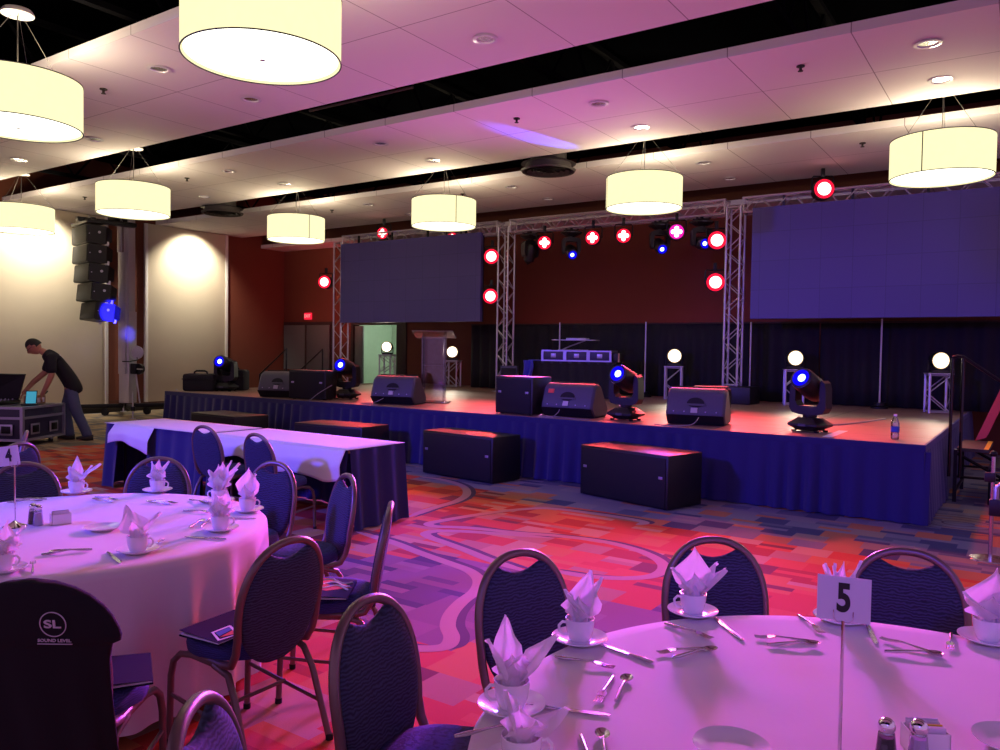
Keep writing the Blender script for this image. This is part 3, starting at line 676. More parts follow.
# bags at the left end of the stage
def bag(label, loc, rz, w, d, h):
    t = thing('equipment_bag', label, 'bag', loc, rz, 'black equipment bags')
    MB().box((-w/2, -d/2, 0), (w/2, d/2, h), .05).build('body', 'black_cotton', t)
    MB().tube([(-.13, 0, h-.01), (-.12, 0, h+.03), (-.08, 0, h+.055), (.08, 0, h+.055), (.12, 0, h+.03), (.13, 0, h-.01)], .018, 8).build('handle', 'black_metal', t)
    MB().tube([(-w/2-.002, -d/2-.003, h*.7), (w/2+.002, -d/2-.003, h*.7)], .008, 6).build('zipper', 'black_metal', t)
bag('square black equipment bag with top handle at the far left end of the stage', (-13.62, 9.5, SZ), R(38), .6, .4, .34)
bag('slumped black equipment bag behind the leftmost moving light', (-13.5, 10.15, SZ), R(30), .6, .35, .42)
# DJ table
t = thing('dj_table', 'table covered in black cloth behind the wedge with the sticker', 'table', (-7.45, 13.5, SZ), R(14))
MB().box((-.86, -.34, .65), (.86, .34, .69), .006).build('tabletop', 'black_plastic', t)
MB().grid(lambda u, v: ((-.87+1.74*u), -.345-.012*math.sin(u*60)-.015*v, .695*(1-v)+.01*v), 120, 5).build('front_cloth', 'black_drape', t, smooth=180)
for s in (-1, 1):
    MB().tube([(s*.8, .28, 0), (s*.8, .28, .65)], .02, 8).build('leg', 'black_metal', t)
def dcl(u, v):
    y = -.38+.5*u; k = v*1.0
    if k < .3: return (-.62-.26*k/.3, y, .70+.012*math.sin(y*30+k*9))
    q = (k-.3)/.7; return (-.885-.03*math.sin(u*9+q*3)-.02*q, y+.03*math.sin(q*5), .70-.6*q*(1-.5*u))
tl = tag(MB().grid(dcl, 30, 26).grid(lambda u, v: (-.93+.20*u+.02*math.sin(v*6), -.385-.03*math.sin(u*8+v*2)-.02*v, .705-.62*v*(1-.35*u)), 20, 20).build('corner_cloth', 'blue_lit_cloth', smooth=180, solid=.004), 'blue lit cloth draped over the left corner of the DJ table', 'cloth')
tl.location = (-7.45, 13.5, SZ); tl.rotation_euler = (0, 0, R(14))
Dj = Tm((-7.45, 13.5, SZ), R(14))
def djbox(x, w, label, h=.2):
    loc = Dj @ Vector((x, 0, .695)); t = thing('flight_case', label, 'case', loc, R(14), 'flight cases on the DJ table')
    MB().box((-w/2, -.26, 0), (w/2, .26, h), .008).build('body', 'case_laminate', t)
    e = MB()
    for sx in (-w/2, w/2):
        for z in (0, h): e.box((sx-.018, -.275, z-.015 if z else 0), (sx+.018, .275, z+.018))
        e.box((sx-.02, -.278, 0), (sx+.02, -.255, h))
    for z in (0.0, h-.012): e.box((-w/2, -.272, z), (w/2, -.258, z+.026))
    e.build('metal_edging', 'case_edge', t, smooth=0)
    MB().box((-.05, -.268, h*.35), (.05, -.262, h*.75), .004).build('latch', 'case_edge', t)
djbox(-.36, .44, 'left silver edged flight case on the DJ table'); djbox(.10, .44, 'middle silver edged flight case on the DJ table'); djbox(.55, .42, 'right silver edged flight case on the DJ table')
loc = Dj @ Vector((.80, 0, .695)); t = thing('mixer', 'small dark mixer box at the right end of the DJ table', 'mixer', loc, R(14)); MB().box((-.08, -.2, 0), (.12, .2, .17), .01).build('body', 'black_plastic', t)
MB().box((-.08, -.21, .0), (-.05, -.19, .17)).box((.09, -.21, .0), (.12, -.19, .17)).build('corner_guard', 'carton_brown', t, smooth=0)
loc = Dj @ Vector((.0, 0, .90)); t = thing('laptop_stand', 'thin stand with a flat laptop shelf on the DJ table', 'stand', loc, R(14))
MB().tube([(-.25, -.1, .01), (-.1, .0, .09), (.2, 0, .2)], .012, 6).tube([(-.3, -.15, .012), (.3, -.15, .012)], .012, 6).build('frame', 'aluminium', t)
MB().box((-.42, -.2, .2), (.45, .15, .215), .004).build('shelf', 'aluminium', t)
loc = Dj @ Vector((.05, 0, 1.118)); t = thing('laptop', 'closed grey laptop lying on the shelf above the DJ table', 'laptop', loc, R(14)); MB().box((-.2, -.13, 0), (.2, .13, .018), .005).build('base', 'aluminium', t); MB().box((-.2, -.13, .02), (.2, .13, .03), .004).build('lid', 'case_edge', t)
# podium
t = thing('podium', 'clear acrylic podium with slanted top at the left half of the stage', 'podium', (-8.33, 10.25, SZ), R(30))
MB().box((-.28, -.2, 0), (.28, .2, .02), .004).build('base', 'acrylic', t)
for x in (-.18, .18): MB().box((x-.012, -.12, .02), (x+.012, .12, 1.12)).build('side_panel', 'acrylic', t, smooth=0)
MB().box((-.18, .1, .02), (.18, .118, 1.1)).build('back_panel', 'acrylic', t, smooth=0)
MB().box((-.17, -.12, .62), (.17, .1, .635)).build('shelf', 'acrylic', t, smooth=0)
MB().prism([(-.34, -.22, 1.18), (.34, -.22, 1.18), (.34, .22, 1.07), (-.34, .22, 1.07)], (0, 0, .018)).prism([(-.34, .2, 1.09), (.34, .2, 1.09), (.34, .22, 1.09), (-.34, .22, 1.09)], (0, 0, .03)).build('reading_top', 'acrylic', t, smooth=0)
# case under the right tower and small chrome case
t = thing('tower_case', 'black road case under the right truss tower', 'case', (-4.55, 14.1, SZ), 0)
MB().box((-.32, -.3, 0), (.42, .3, .305), .015).build('body', 'black_plastic', t)
MB().box((-.1, -.305, .1), (.1, -.295, .2), .01).build('handle', 'black_metal', t)
t = thing('drum_throne_bag', 'low dark bag with pale top lying behind the rightmost wedge monitor', 'bag', (-4.2, 12.0, SZ), R(15))
MB().box((-.3, -.2, 0), (.3, .2, .36), .06).build('body', 'black_cotton', t); MB().box((-.26, -.17, .35), (.26, .17, .38), .012).build('top_flap', 'speaker_grey', t)
# bottle
t = thing('water_bottle', 'clear plastic water bottle standing near the right front of the stage', 'bottle', (-1.25, 9.4, SZ)); t.scale = (1.25, 1.25, 1.2)
MB().lathe([(.03, 0), (.034, .01), (.033, .05), (.031, .055), (.034, .06), (.034, .12), (.033, .145), (.02, .185), (.013, .2), (.013, .21)], 20).build('body', 'bottle_plastic', t)
MB().lathe([(.0145, .208), (.0145, .226), (.001, .227)], 14).build('cap', 'paper_white', t)
MB().lathe([(.0345, .065), (.0345, .115)], 20, cap=False).build('label', 'print_blue', t)
# loose cables on the stage edge
def cable(pts, label, r=.006):
    P = [Vector(p) for p in pts]; Q = []
    for i in range(len(P)-1):
        p0, p1, p2, p3 = P[max(i-1, 0)], P[i], P[i+1], P[min(i+2, len(P)-1)]
        for k in range(8): u = k/8; Q.append(.5*((2*p1)+(p2-p0)*u+(2*p0-5*p1+4*p2-p3)*u*u+(3*p1-p0-3*p2+p3)*u**3))
    Q.append(P[-1]); return tag(MB().tube(Q, r, 6).build('cable', 'cable'), label, 'cable')
z = SZ+.007
cable([(-5.3, 9.2, z+.1), (-5.28, 9.12, z+.06), (-5.35, 9.06, z), (-5.55, 9.1, z), (-5.3, 9.16, z), (-5.0, 9.08, z), (-4.8, 9.14, z)], 'pale cable tangle in front of the wedge with the orange sticker')
cable([(-3.4, 9.3, z+.1), (-3.42, 9.15, z+.03), (-3.6, 9.1, z), (-3.9, 9.12, z)], 'pale cable curling below the rightmost wedge monitor')
cable([(-9.85, 9.4, z+.25), (-9.95, 9.2, z+.12), (-10.02, 9.06, z), (-10.05, 9.05, z)], 'orange tinted cable hanging from the left speaker box')
cable([(-8.6, 9.34, z+.1), (-8.7, 9.2, z+.02), (-8.9, 9.12, z), (-8.5, 9.08, z)], 'pale cable in front of the wedge by the podium')
cable([(-2.5, 10.2, z), (-2.1, 10.7, z), (-1.9, 11.4, z), (-1.75, 12.2, z)], 'dark cable running across the deck behind the largest moving light', .012)
# stairs at the left end
t = thing('stage_steps', 'dark steps with two sloping handrails at the far left end of the stage', 'stairs', (-14.1, 12.65, 0))
for i in range(3): MB().box((-.35-.32*i, -.5, .6-.21*i), (-.03-.32*i, .5, .64-.21*i)).build('tread', 'tread_grey', t, smooth=0)
MB().box((-.99, -.52, .02), (-.03, -.49, .2)).box((-.99, .49, .02), (-.03, .52, .2)).box((-.1, -.52, .0), (-.04, -.48, .64)).box((-.1, .48, .0), (-.04, .52, .64)).build('side_frame', 'black_metal', t, smooth=0)
for y in (-.55, .55): MB().tube([(-.98, y, .1), (-.98, y, 1.05), (-.06, y, 1.66), (-.06, y, .1)], .022, 8).build('handrail', 'black_metal', t)
# stairs at the right end
t = thing('stage_steps', 'black metal steps with chrome handrail posts at the right end of the stage', 'stairs', (-.82, 11.2, 0))
for i in range(3):
    tr = MB().box((.06+.32*i, -.5, .60-.2*i), (.38+.32*i, .6, .64-.2*i)).build('tread', 'tread_dark', t, smooth=0)
    MB().box((.33+.32*i, -.5, .6405-.2*i), (.38+.32*i, .6, .643-.2*i)).build('nosing', 'yellow_tape', tr, smooth=0)
for y in (-.5, .6):
    MB().box((.03, y-.02, .0), (.07, y+.02, .62)).tube([(.05, y, .58), (1.1, y, .0)], .02, 6).tube([(.05, y, .3), (.7, y, .3)], .016, 6).tube([(.4, y, 0), (.4, y, .42)], .016, 6).build('side_frame', 'black_metal', t)
MB().tube([(.05, -.5, .12), (.05, .6, .12)], .018, 6).tube([(.7, -.5, .25), (.7, .6, .25)], .018, 6).build('cross_brace', 'black_metal', t)
for x in (-.01, .10): MB().tube([(x, -.55, .3), (x, -.55, 1.70)], .018, 10).build('rail_post', 'dark_chrome', t)
MB().tube([(-.01, -.55, 1.70), (.04, -.55, 1.72), (.10, -.55, 1.71), (.5, -.55, 1.42), (1.2, -.55, .92)], .02, 8).build('handrail', 'black_metal', t)
# ladder
t = thing('step_ladder', 'red fibreglass ladder leaning behind the right stage steps', 'ladder', (-.60, 11.62, .65))
for dy in (0, .4): MB().prism([(-.03, dy, 0), (.09, dy, .05), (.99, dy+.3, 2.4), (.87, dy+.3, 2.4)], (0, .03, 0)).build('rail', 'ladder_red', t, smooth=0)
for i in range(1, 8): MB().box((.4*i*.3-.03, .0+.04*i, .29*i), (.4*i*.3+.05, .4+.04*i, .29*i+.03)).build('rung', 'aluminium', t, smooth=0)
# post with clamp by the right edge
t = thing('stanchion', 'steel post with black clamp standing right of the stage corner', 'post', (-.285, 7.82, 0))
MB().tube([(0, 0, .02), (0, 0, .88)], .016, 10).build('pole', 'brushed_steel', t)
MB().lathe([(.001, -.03), (.022, -.02), (.03, 0), (.022, .02), (.001, .03)], 14, Tm((0, 0, .9))).build('ball_top', 'black_metal', t)
MB().lathe([(.16, 0), (.15, .012), (.03, .02), (.001, .02)], 24).build('base', 'brushed_steel', t)
MB().box((-.02, -.05, .38), (.18, .05, .52), .01).build('clamp', 'black_plastic', t)
MB().box((-.06, -.03, .66), (.02, .03, .74), .008).build('belt_box', 'black_plastic', t)
MB().tube([(.03, 0, .5), (.03, 0, .62), (.07, 0, .66), (.5, .05, .62)], .02, 8).build('bracket_arm', 'aluminium', t)

# ---------------------------------------------------------------- left side of the hall
def array_box(i, n=5):
    t = thing('array_speaker', '', 'speaker')
    w, h, d = 1.0, .40, .56
    P = [(-w/2, -d*.5, -h/2), (w/2, -d*.5, -h/2), (w/2, d*.2, -h/2), (w*.40, d*.5, -h*.34), (-w*.40, d*.5, -h*.34), (-w/2, d*.2, -h/2)]
    Q = [(x, y, -z) for x, y, z in P]; n_ = len(P)
    MB().add(P+Q, [tuple(range(n_)), tuple(range(n_, 2*n_))]+[(j, (j+1) % n_, n_+(j+1) % n_, n_+j) for j in range(n_)]).build('cabinet', 'black_plastic', t, smooth=0)
    MB().box((-w/2+.015, -d*.5-.02, -h/2+.012), (w/2-.015, -d*.5+.01, h/2-.012), .012).build('front_grille', 'black_grille', t)
    for x in (-.46, .46): MB().box((x-.02, d*.24, -h/2-.03), (x+.02, d*.34, -h/2+.06), .005).build('rigging_link', 'aluminium', t, smooth=0)
    MB().lathe([(.03, 0), (.03, .012), (.001, .012)], 12, Tm((w/2, -.03, .05), 0, 0, R(90))).lathe([(.012, 0), (.012, .012), (.001, .012)], 8, Tm((w/2, -.24, 0), 0, 0, R(90))).build('rig_pin', 'case_edge', t)
    return t
ak = Kind(array_box(0), 'hanging speaker array')
zz, yy_ = 4.17, 9.72
for i in range(5):
    o = ak.put((-18.0, yy_+.012*i*i, zz-.435*i), R(-10), ['topmost', 'second from top', 'middle', 'second from bottom', 'lowest, blue lit'][i]+' cabinet of the black hanging speaker array')
    o.rotation_euler = (R(-1-1.6*i), 0, R(-10))
t = thing('rigging_frame', 'black steel rigging bar holding the speaker array from the lift', 'bracket', (-18.05, 9.75, 4.40), R(-10))
MB().box((-.55, -.3, .02), (.55, .1, .09), .01).box((-.1, -.35, .09), (.1, .95, .19), .01).box((-.5, -.2, .09), (.5, -.1, .15), .01).build('spreader_bar', 'black_metal', t)
for y in (-.1, .6): MB().tube([(0, y, .19), (.03, y, .26), (0, y+.06, .19)], .012, 6).build('shackle', 'aluminium', t)
t = thing('lift_tower', 'tall grey telescoping lift mast carrying the black speaker array', 'lift', (-18.15, 10.65, 0), R(20))
MB().box((-.14, -.14, .3), (.14, .14, 2.5), .01).build('lower_mast', 'mast_grey', t)
MB().box((-.11, -.2, 1.0), (.09, -.14, 3.9), .008).build('middle_mast', 'mast_grey', t)
MB().box((-.02, -.13, 2.5), (.13, .1, 4.86), .008).build('inner_mast', 'mast_grey', t)
MB().box((-.13, -.21, 3.9), (-.03, -.14, 4.86), .008).build('carriage_rail', 'mast_grey', t)
MB().box((-.1, -.55, 4.6), (.1, -.1, 4.7), .01).build('fork', 'black_metal', t)
for a in (0, 90, 180, 270):
    lg = MB().box((.1, -.05, .18), (1.15, .05, .28), .01); lg.v = [tuple(Matrix.Rotation(R(a+45), 3, 'Z') @ Vector(p)) for p in lg.v]
    o = lg.build('outrigger', 'black_metal', t); e = Matrix.Rotation(R(a+45), 3, 'Z') @ Vector((1.1, 0, 0))
    MB().tube([(e.x, e.y, .02), (e.x, e.y, .62)], .018, 8).lathe([(.07, 0), (.07, .015), (.001, .02)], 14, Tm((e.x, e.y, 0))).build('jack_leg', 'aluminium', o)
for q in (.3, -.35): MB().lathe([(.09, -.03), (.09, .03)], 16, Tm((q, q, .09), 0, R(90))).build('wheel', 'rubber', t)
MB().box((.14, -.1, 1.0), (.3, .1, 1.25), .02).lathe([(.13, -.04), (.13, .04)], 20, Tm((.32, 0, 1.12), 0, R(90))).build('winch', 'black_metal', t)
MB().tube([(.3, .05, .3), (.2, 0, 1.2)], .016, 8).tube([(.32, -.08, 1.12), (.5, -.1, 1.12), (.5, -.2, 1.12)], .014, 8).build('crank_handle', 'aluminium', t)
t = thing('clip_fan', 'round wire clip fan fixed beside the lift mast', 'fan', (-17.72, 10.62, 1.42), R(30))
rg = MB()
for r in (.06, .11, .16): rg.tube([(r*math.cos(2*PI*i/24), -.03, .1+r*math.sin(2*PI*i/24)) for i in range(24)], .006, 5, True)
for i in range(10): a = 2*PI*i/10; rg.tube([(0, -.045, .1), (.16*math.cos(a), -.03, .1+.16*math.sin(a))], .004, 4)
rg.build('cage', 'aluminium', t)
MB().lathe([(.15, .02), (.15, .05), (.05, .09), (.001, .1)], 20, Tm((0, 0, .1), 0, R(-90))).build('motor_cover', 'mast_grey', t)
MB().tube([(0, .02, -.08), (-.2, .05, -.12), (-.36, 0, -.12)], .014, 6).tube([(0, .03, .0), (0, .02, -.08)], .016, 6).build('bracket', 'black_metal', t)
# road case
CR = math.atan2(.87, -.5)
t = thing('road_case', 'dark blue road case with silver edges on wheels in front of the man', 'case', (-13.6, 6.18, 0), CR)
# local x runs along the right visible face, y points to the left face
L_, D_, H0, H1 = 1.06, 1.5, .1, .66
MB().box((.01, .01, H0), (L_-.01, D_-.01, H1), .006).build('body', 'case_laminate', t)
e = MB()
for x in (0, L_):
    for y in (0, D_): e.box((x-.025, y-.025, H0), (x+.025, y+.025, H1))
for z in (H0, H0+.36, H1-.035):
    e.box((0, -.02, z), (L_, .02, z+.04)).box((0, D_-.02, z), (L_, D_+.02, z+.04)).box((-.02, 0, z), (.02, D_, z+.04)).box((L_-.02, 0, z), (L_+.02, D_, z+.04))
e.build('metal_edging', 'case_edge', t, smooth=0)
for a in (.2, .68):
    MB().box((a-.02, -.028, H0+.1), (a+.2, -.012, H0+.28), .006).build('handle_plate', 'case_edge', t)
    MB().box((a+.01, -.034, H0+.13), (a+.17, -.026, H0+.25), .004).build('handle_well', 'black_metal', t)
for a in (.15, .65, 1.1):
    MB().box((-.03, a, H0+.1), (-.012, a+.22, H0+.28), .006).build('handle_plate', 'case_edge', t)
    MB().box((-.036, a+.03, H0+.13), (-.028, a+.19, H0+.25), .004).build('handle_well', 'black_metal', t)
for x in (.14, L_-.14):
    for y in (.14, D_-.14):
        w = MB().lathe([(.045, -.02), (.045, .02)], 16, Tm((x, y, .045), 0, R(90))).build('caster', 'rubber', t)
        MB().box((x-.03, y-.03, .045), (x+.03, y+.03, .1), .004).build('caster_fork', 'aluminium', w)
CM = Matrix.Translation((-13.6, 6.18, 0)) @ Matrix.Rotation(CR, 4, 'Z')
def on_case(x, y, z=.665): return CM @ Vector((x, y, z))
t = thing('mixer_console', 'dark mixing console with raised black lid on the road case', 'console', on_case(.1, .55), CR)
MB().box((.0, .08, 0), (.75, .85, .06), .01).build('base', 'black_plastic', t)
MB().prism([(.72, .12, .04), (.72, .9, .04), (.60, .9, .50), (.66, -.06, .50)], (.03, 0, 0.01)).build('lid', 'black_plastic', t, smooth=0)
kb = MB()
for i in range(6):
    for j in range(5): kb.lathe([(.012, .06), (.01, .085), (.001, .085)], 8, Tm((.12+.1*i, .14+.13*j, 0)))
kb.build('knob', 'case_edge', t)
t = thing('tablet', 'tablet with glowing teal screen propped up in front of the man', 'tablet', on_case(.40, .14, .665), CR+R(24))
MB().prism([(.0, -.085, .02), (.0, .085, .02), (.0, .085, .26), (.0, -.085, .26)], (.012, 0, 0), T=Matrix.Rotation(R(22), 4, 'Y')).build('body', 'black_plastic', t, smooth=0)
MB().prism([(-.002, -.074, .035), (-.002, .074, .035), (-.002, .074, .245), (-.002, -.074, .245)], (.004, 0, 0), T=Matrix.Rotation(R(22), 4, 'Y')).build('display', 'tablet_glow', t, smooth=0)
MB().box((-.06, -.13, 0), (.16, .13, .022), .004).build('stand', 'black_metal', t)
t = thing('receiver_box', 'small carton coloured receiver box at the right end of the road case', 'box', on_case(.62, .2, .665), CR)
MB().box((0, 0, 0), (.26, .22, .14), .006).build('body', 'carton_brown', t); MB().box((.04, -.004, .03), (.12, .0, .11)).box((.16, -.004, .03), (.22, .0, .11)).build('front_panel', 'paper_white', t, smooth=0)
MB().tube([(.24, .1, .12), (.42, .1, .17), (.46, .1, .2)], .012, 6).build('antenna', 'black_metal', t)

# the man ------------------------------------------------------------
def skin_mesh(name, joints, edges, mat, parent, sub=2, smooth=True):
    me = bpy.data.meshes.new(name); me.from_pydata([j[0] for j in joints], edges, []); me.update()
    o = bpy.data.objects.new(name, me); C.objects.link(o); o.parent = parent
    md = o.modifiers.new('skin', 'SKIN'); md.branch_smoothing = .6; md.use_smooth_shade = True
    for i, j in enumerate(joints):
        r = j[1]; me.skin_vertices[0].data[i].radius = r if isinstance(r, tuple) else (r, r)
    me.skin_vertices[0].data[0].use_root = True
    s = o.modifiers.new('sub', 'SUBSURF'); s.levels = sub; s.render_levels = sub
    dg = bpy.context.evaluated_depsgraph_get(); m2 = bpy.data.meshes.new_from_object(o.evaluated_get(dg))
    o.modifiers.clear(); o.data = m2; m2.materials.clear(); m2.materials.append(M[mat]); m2.polygons.foreach_set('use_smooth', [True]*len(m2.polygons))
    bpy.data.meshes.remove(me); m2.name = name; return o
man = thing('person', 'man in black t-shirt and blue jeans bending over the road case', 'person', (-14.1, 7.18, 0), math.atan2(.50, -.866))
# local: +Y forward, +X his right
J = [((0, -.05, .98), (.12, .09)), ((0, .03, 1.16), (.11, .08)), ((0, .17, 1.37), (.13, .09)), ((0, .29, 1.5), (.10, .075)), ((0, .40, 1.57), (.066, .068)), ((0, .46, 1.60), (.064, .064)),
     ((.19, .27, 1.46), .055), ((.24, .36, 1.21), .056), ((.20, .56, 1.02), .048), ((.16, .68, .86), .034), ((.15, .72, .815), (.042, .024)),
     ((-.19, .27, 1.46), .055), ((-.25, .24, 1.18), .056), ((-.23, .32, .98), .046), ((-.2, .38, .85), .034), ((-.19, .40, .80), (.042, .024)),
     ((.1, -.02, .88), (.10, .10)), ((.11, .06, .52), (.062, .068)), ((.11, .0, .12), (.045, .05)), ((.12, .06, .05), .04), ((.13, .17, .035), (.045, .03)),
     ((-.1, -.04, .88), (.10, .10)), ((-.12, -.12, .52), (.062, .068)), ((-.13, -.3, .13), (.045, .05)), ((-.13, -.26, .05), .04), ((-.14, -.14, .035), (.045, .03))]
E_ = [(0, 1), (1, 2), (2, 3), (3, 4), (4, 5), (3, 6), (6, 7), (7, 8), (8, 9), (9, 10), (3, 11), (11, 12), (12, 13), (13, 14), (14, 15), (0, 16), (16, 17), (17, 18), (18, 19), (19, 20), (0, 21), (21, 22), (22, 23), (23, 24), (24, 25)]
body = skin_mesh('body', J, E_, 'skin', man)
# head, fingers joined into the body mesh
hb = MB(); HT = Tm((0, .525, 1.645), 0, R(-45), 0, 1.2)
def headf(u, v):
    a = 2*PI*u; p = PI*v; x = .076*math.sin(p)*math.cos(a); y = .098*math.sin(p)*math.sin(a); z = .118*math.cos(p)
    if z < 0: x *= 1-.28*(-z/.118)**1.3; y = y*(1-.18*(-z/.118)) + .012*(-z/.118)
    if y > 0:
        y += .026*math.exp(-((x/.016)**2+((z+.012)/.026)**2))        # nose
        y -= .012*math.exp(-(((abs(x)-.03)/.017)**2+((z-.012)/.014)**2))   # eye sockets
        y += .006*math.exp(-((x/.028)**2+((z+.058)/.01)**2))
    return (x, y, z)
hb.grid(headf, 40, 30, True, 0, HT)
for s in (-1, 1): hb.lathe([(.001, -.01), (.02, -.008), (.026, .004), (.016, .01), (.001, .006)], 12, HT @ Tm((s*.077, -.005, .0), 0, 0, R(90*s)))
for base, d in (((.15, .72, .80), Vector((-.1, .55, -.8))), ((-.19, .40, .785), Vector((0, .25, -.97)))):
    d.normalize(); sd = Vector((1, 0, 0))
    for k, ln in enumerate((.075, .085, .08, .062)):
        p = Vector(base)+sd*(k-1.5)*.019; hb.tube([p-d*.03, p+d*ln*.5, p+d*ln*.85+Vector((0, -.018, -.004)), p+d*ln+Vector((0, -.034, -.002))], [.011, .0095, .0085, .006], 6)
    p = Vector(base)+sd*-.036*(1 if base[0] > 0 else -1); hb.tube([p-d*.05, p-d*.01+sd*-.022*(1 if base[0] > 0 else -1), p+d*.03+sd*-.028*(1 if base[0] > 0 else -1)], [.013, .011, .007], 6)
bmj = bmesh.new(); bmj.from_mesh(body.data)
tmp = bpy.data.meshes.new('tmp'); tmp.from_pydata(hb.v, [], hb.f); bmj.from_mesh(tmp); bmesh.ops.recalc_face_normals(bmj, faces=bmj.faces[:])
for f in bmj.faces: f.smooth = True; f.material_index = 0
bmj.to_mesh(body.data); bmj.free(); bpy.data.meshes.remove(tmp)
sh = [((0, -.12, .80), (.185, .15)), ((0, -.08, .95), (.19, .15)), ((0, .02, 1.14), (.18, .145)), ((0, .16, 1.36), (.2, .15)), ((0, .28, 1.505), (.18, .125)), ((0, .385, 1.575), (.105, .10)), ((.2, .27, 1.475), .115), ((.235, .335, 1.29), .098), ((.243, .36, 1.19), .095), ((-.2, .27, 1.475), .115), ((-.245, .25, 1.28), .098), ((-.25, .245, 1.18), .095)]
skin_mesh('t_shirt', sh, [(0, 1), (1, 2), (2, 3), (3, 4), (4, 5), (4, 6), (6, 7), (7, 8), (4, 9), (9, 10), (10, 11)], 'black_cotton', man)
pt = [((0, -.05, 1.06), (.165, .128)), ((0, -.055, .94), (.18, .14)), ((.1, -.03, .84), (.112, .115)), ((.115, .06, .52), (.10, .10)), ((.115, .0, .12), (.09, .095)), ((.115, .0, .06), (.094, .10)), ((-.1, -.05, .84), (.112, .115)), ((-.125, -.12, .52), (.10, .10)), ((-.135, -.29, .13), (.09, .095)), ((-.135, -.29, .06), (.094, .10))]
skin_mesh('jeans', pt, [(0, 1), (1, 2), (2, 3), (3, 4), (4, 5), (1, 6), (6, 7), (7, 8), (8, 9)], 'denim', man)
for x, y in ((.12, .0), (-.135, -.3)):
    MB().grid(lambda u, v: (x+.052*math.sin(PI*min(1, max(0, v*.96+.02)))**.5*math.cos(2*PI*u), y-.09+.27*v, max(.0, .05+.05*math.sin(2*PI*u)*(1 if v < .5 else 1-.5*(v-.5)*2))), 18, 10, True).build('shoe', 'shoe', man)
def hairf(u, v):
    a = 2*PI*u; p = PI*.56*v; q = 1.07; x = .078*q*math.sin(p)*math.cos(a); y = .1*q*math.sin(p)*math.sin(a)-.006; z = .12*q*math.cos(p)
    if y > 0: z = max(z, .058+.02*math.cos(a*2)*0); y = min(y, .092)
    return (x, y, z)
MB().grid(hairf, 36, 14, True, 0, HT).build('hair', 'hair', man, smooth=60)
gl = MB()
for s in (-1, 1): gl.tube([(s*.032+.022*math.cos(2*PI*i/16), .098, .012+.016*math.sin(2*PI*i/16)) for i in range(16)], .003, 5, True, 0, HT).tube([(s*.054, .096, .016), (s*.078, .06, .018), (s*.08, -.01, .016)], .003, 5, False, 0, HT)
gl.tube([(-.01, .102, .014), (.01, .102, .014)], .003, 5, False, 0, HT); gl.build('eyeglasses', 'black_metal', man)
from mathutils.bvhtree import BVHTree
def project(o, pts, d, lift=.006):
    bv = BVHTree.FromPolygons([v.co for v in o.data.vertices], [tuple(p.vertices) for p in o.data.polygons]); out = []
    for p in pts:
        h = bv.ray_cast(Vector(p), Vector(d)); out.append((h[0]+h[1]*lift) if h[0] else Vector(p))
    return out
shirt_o = [c for c in man.children if c.name.startswith('t_shirt')][0]
pm_ = MB()
for (x0, x1, w0) in ((-.10, .10, 0), (-.07, .09, .045)):
    g = [(x0+(x1-x0)*i/8, .08-w0+j*-.014, 1.60-w0*.55-j*.0) for i in range(9) for j in range(3)]
    q = project(shirt_o, g, (0, .55, -.83)); pm_.add(q, [(i*3+j, (i+1)*3+j, (i+1)*3+j+1, i*3+j+1) for i in range(8) for j in range(2)])
pm_.build('shirt_print', 'print_white', man, smooth=0)

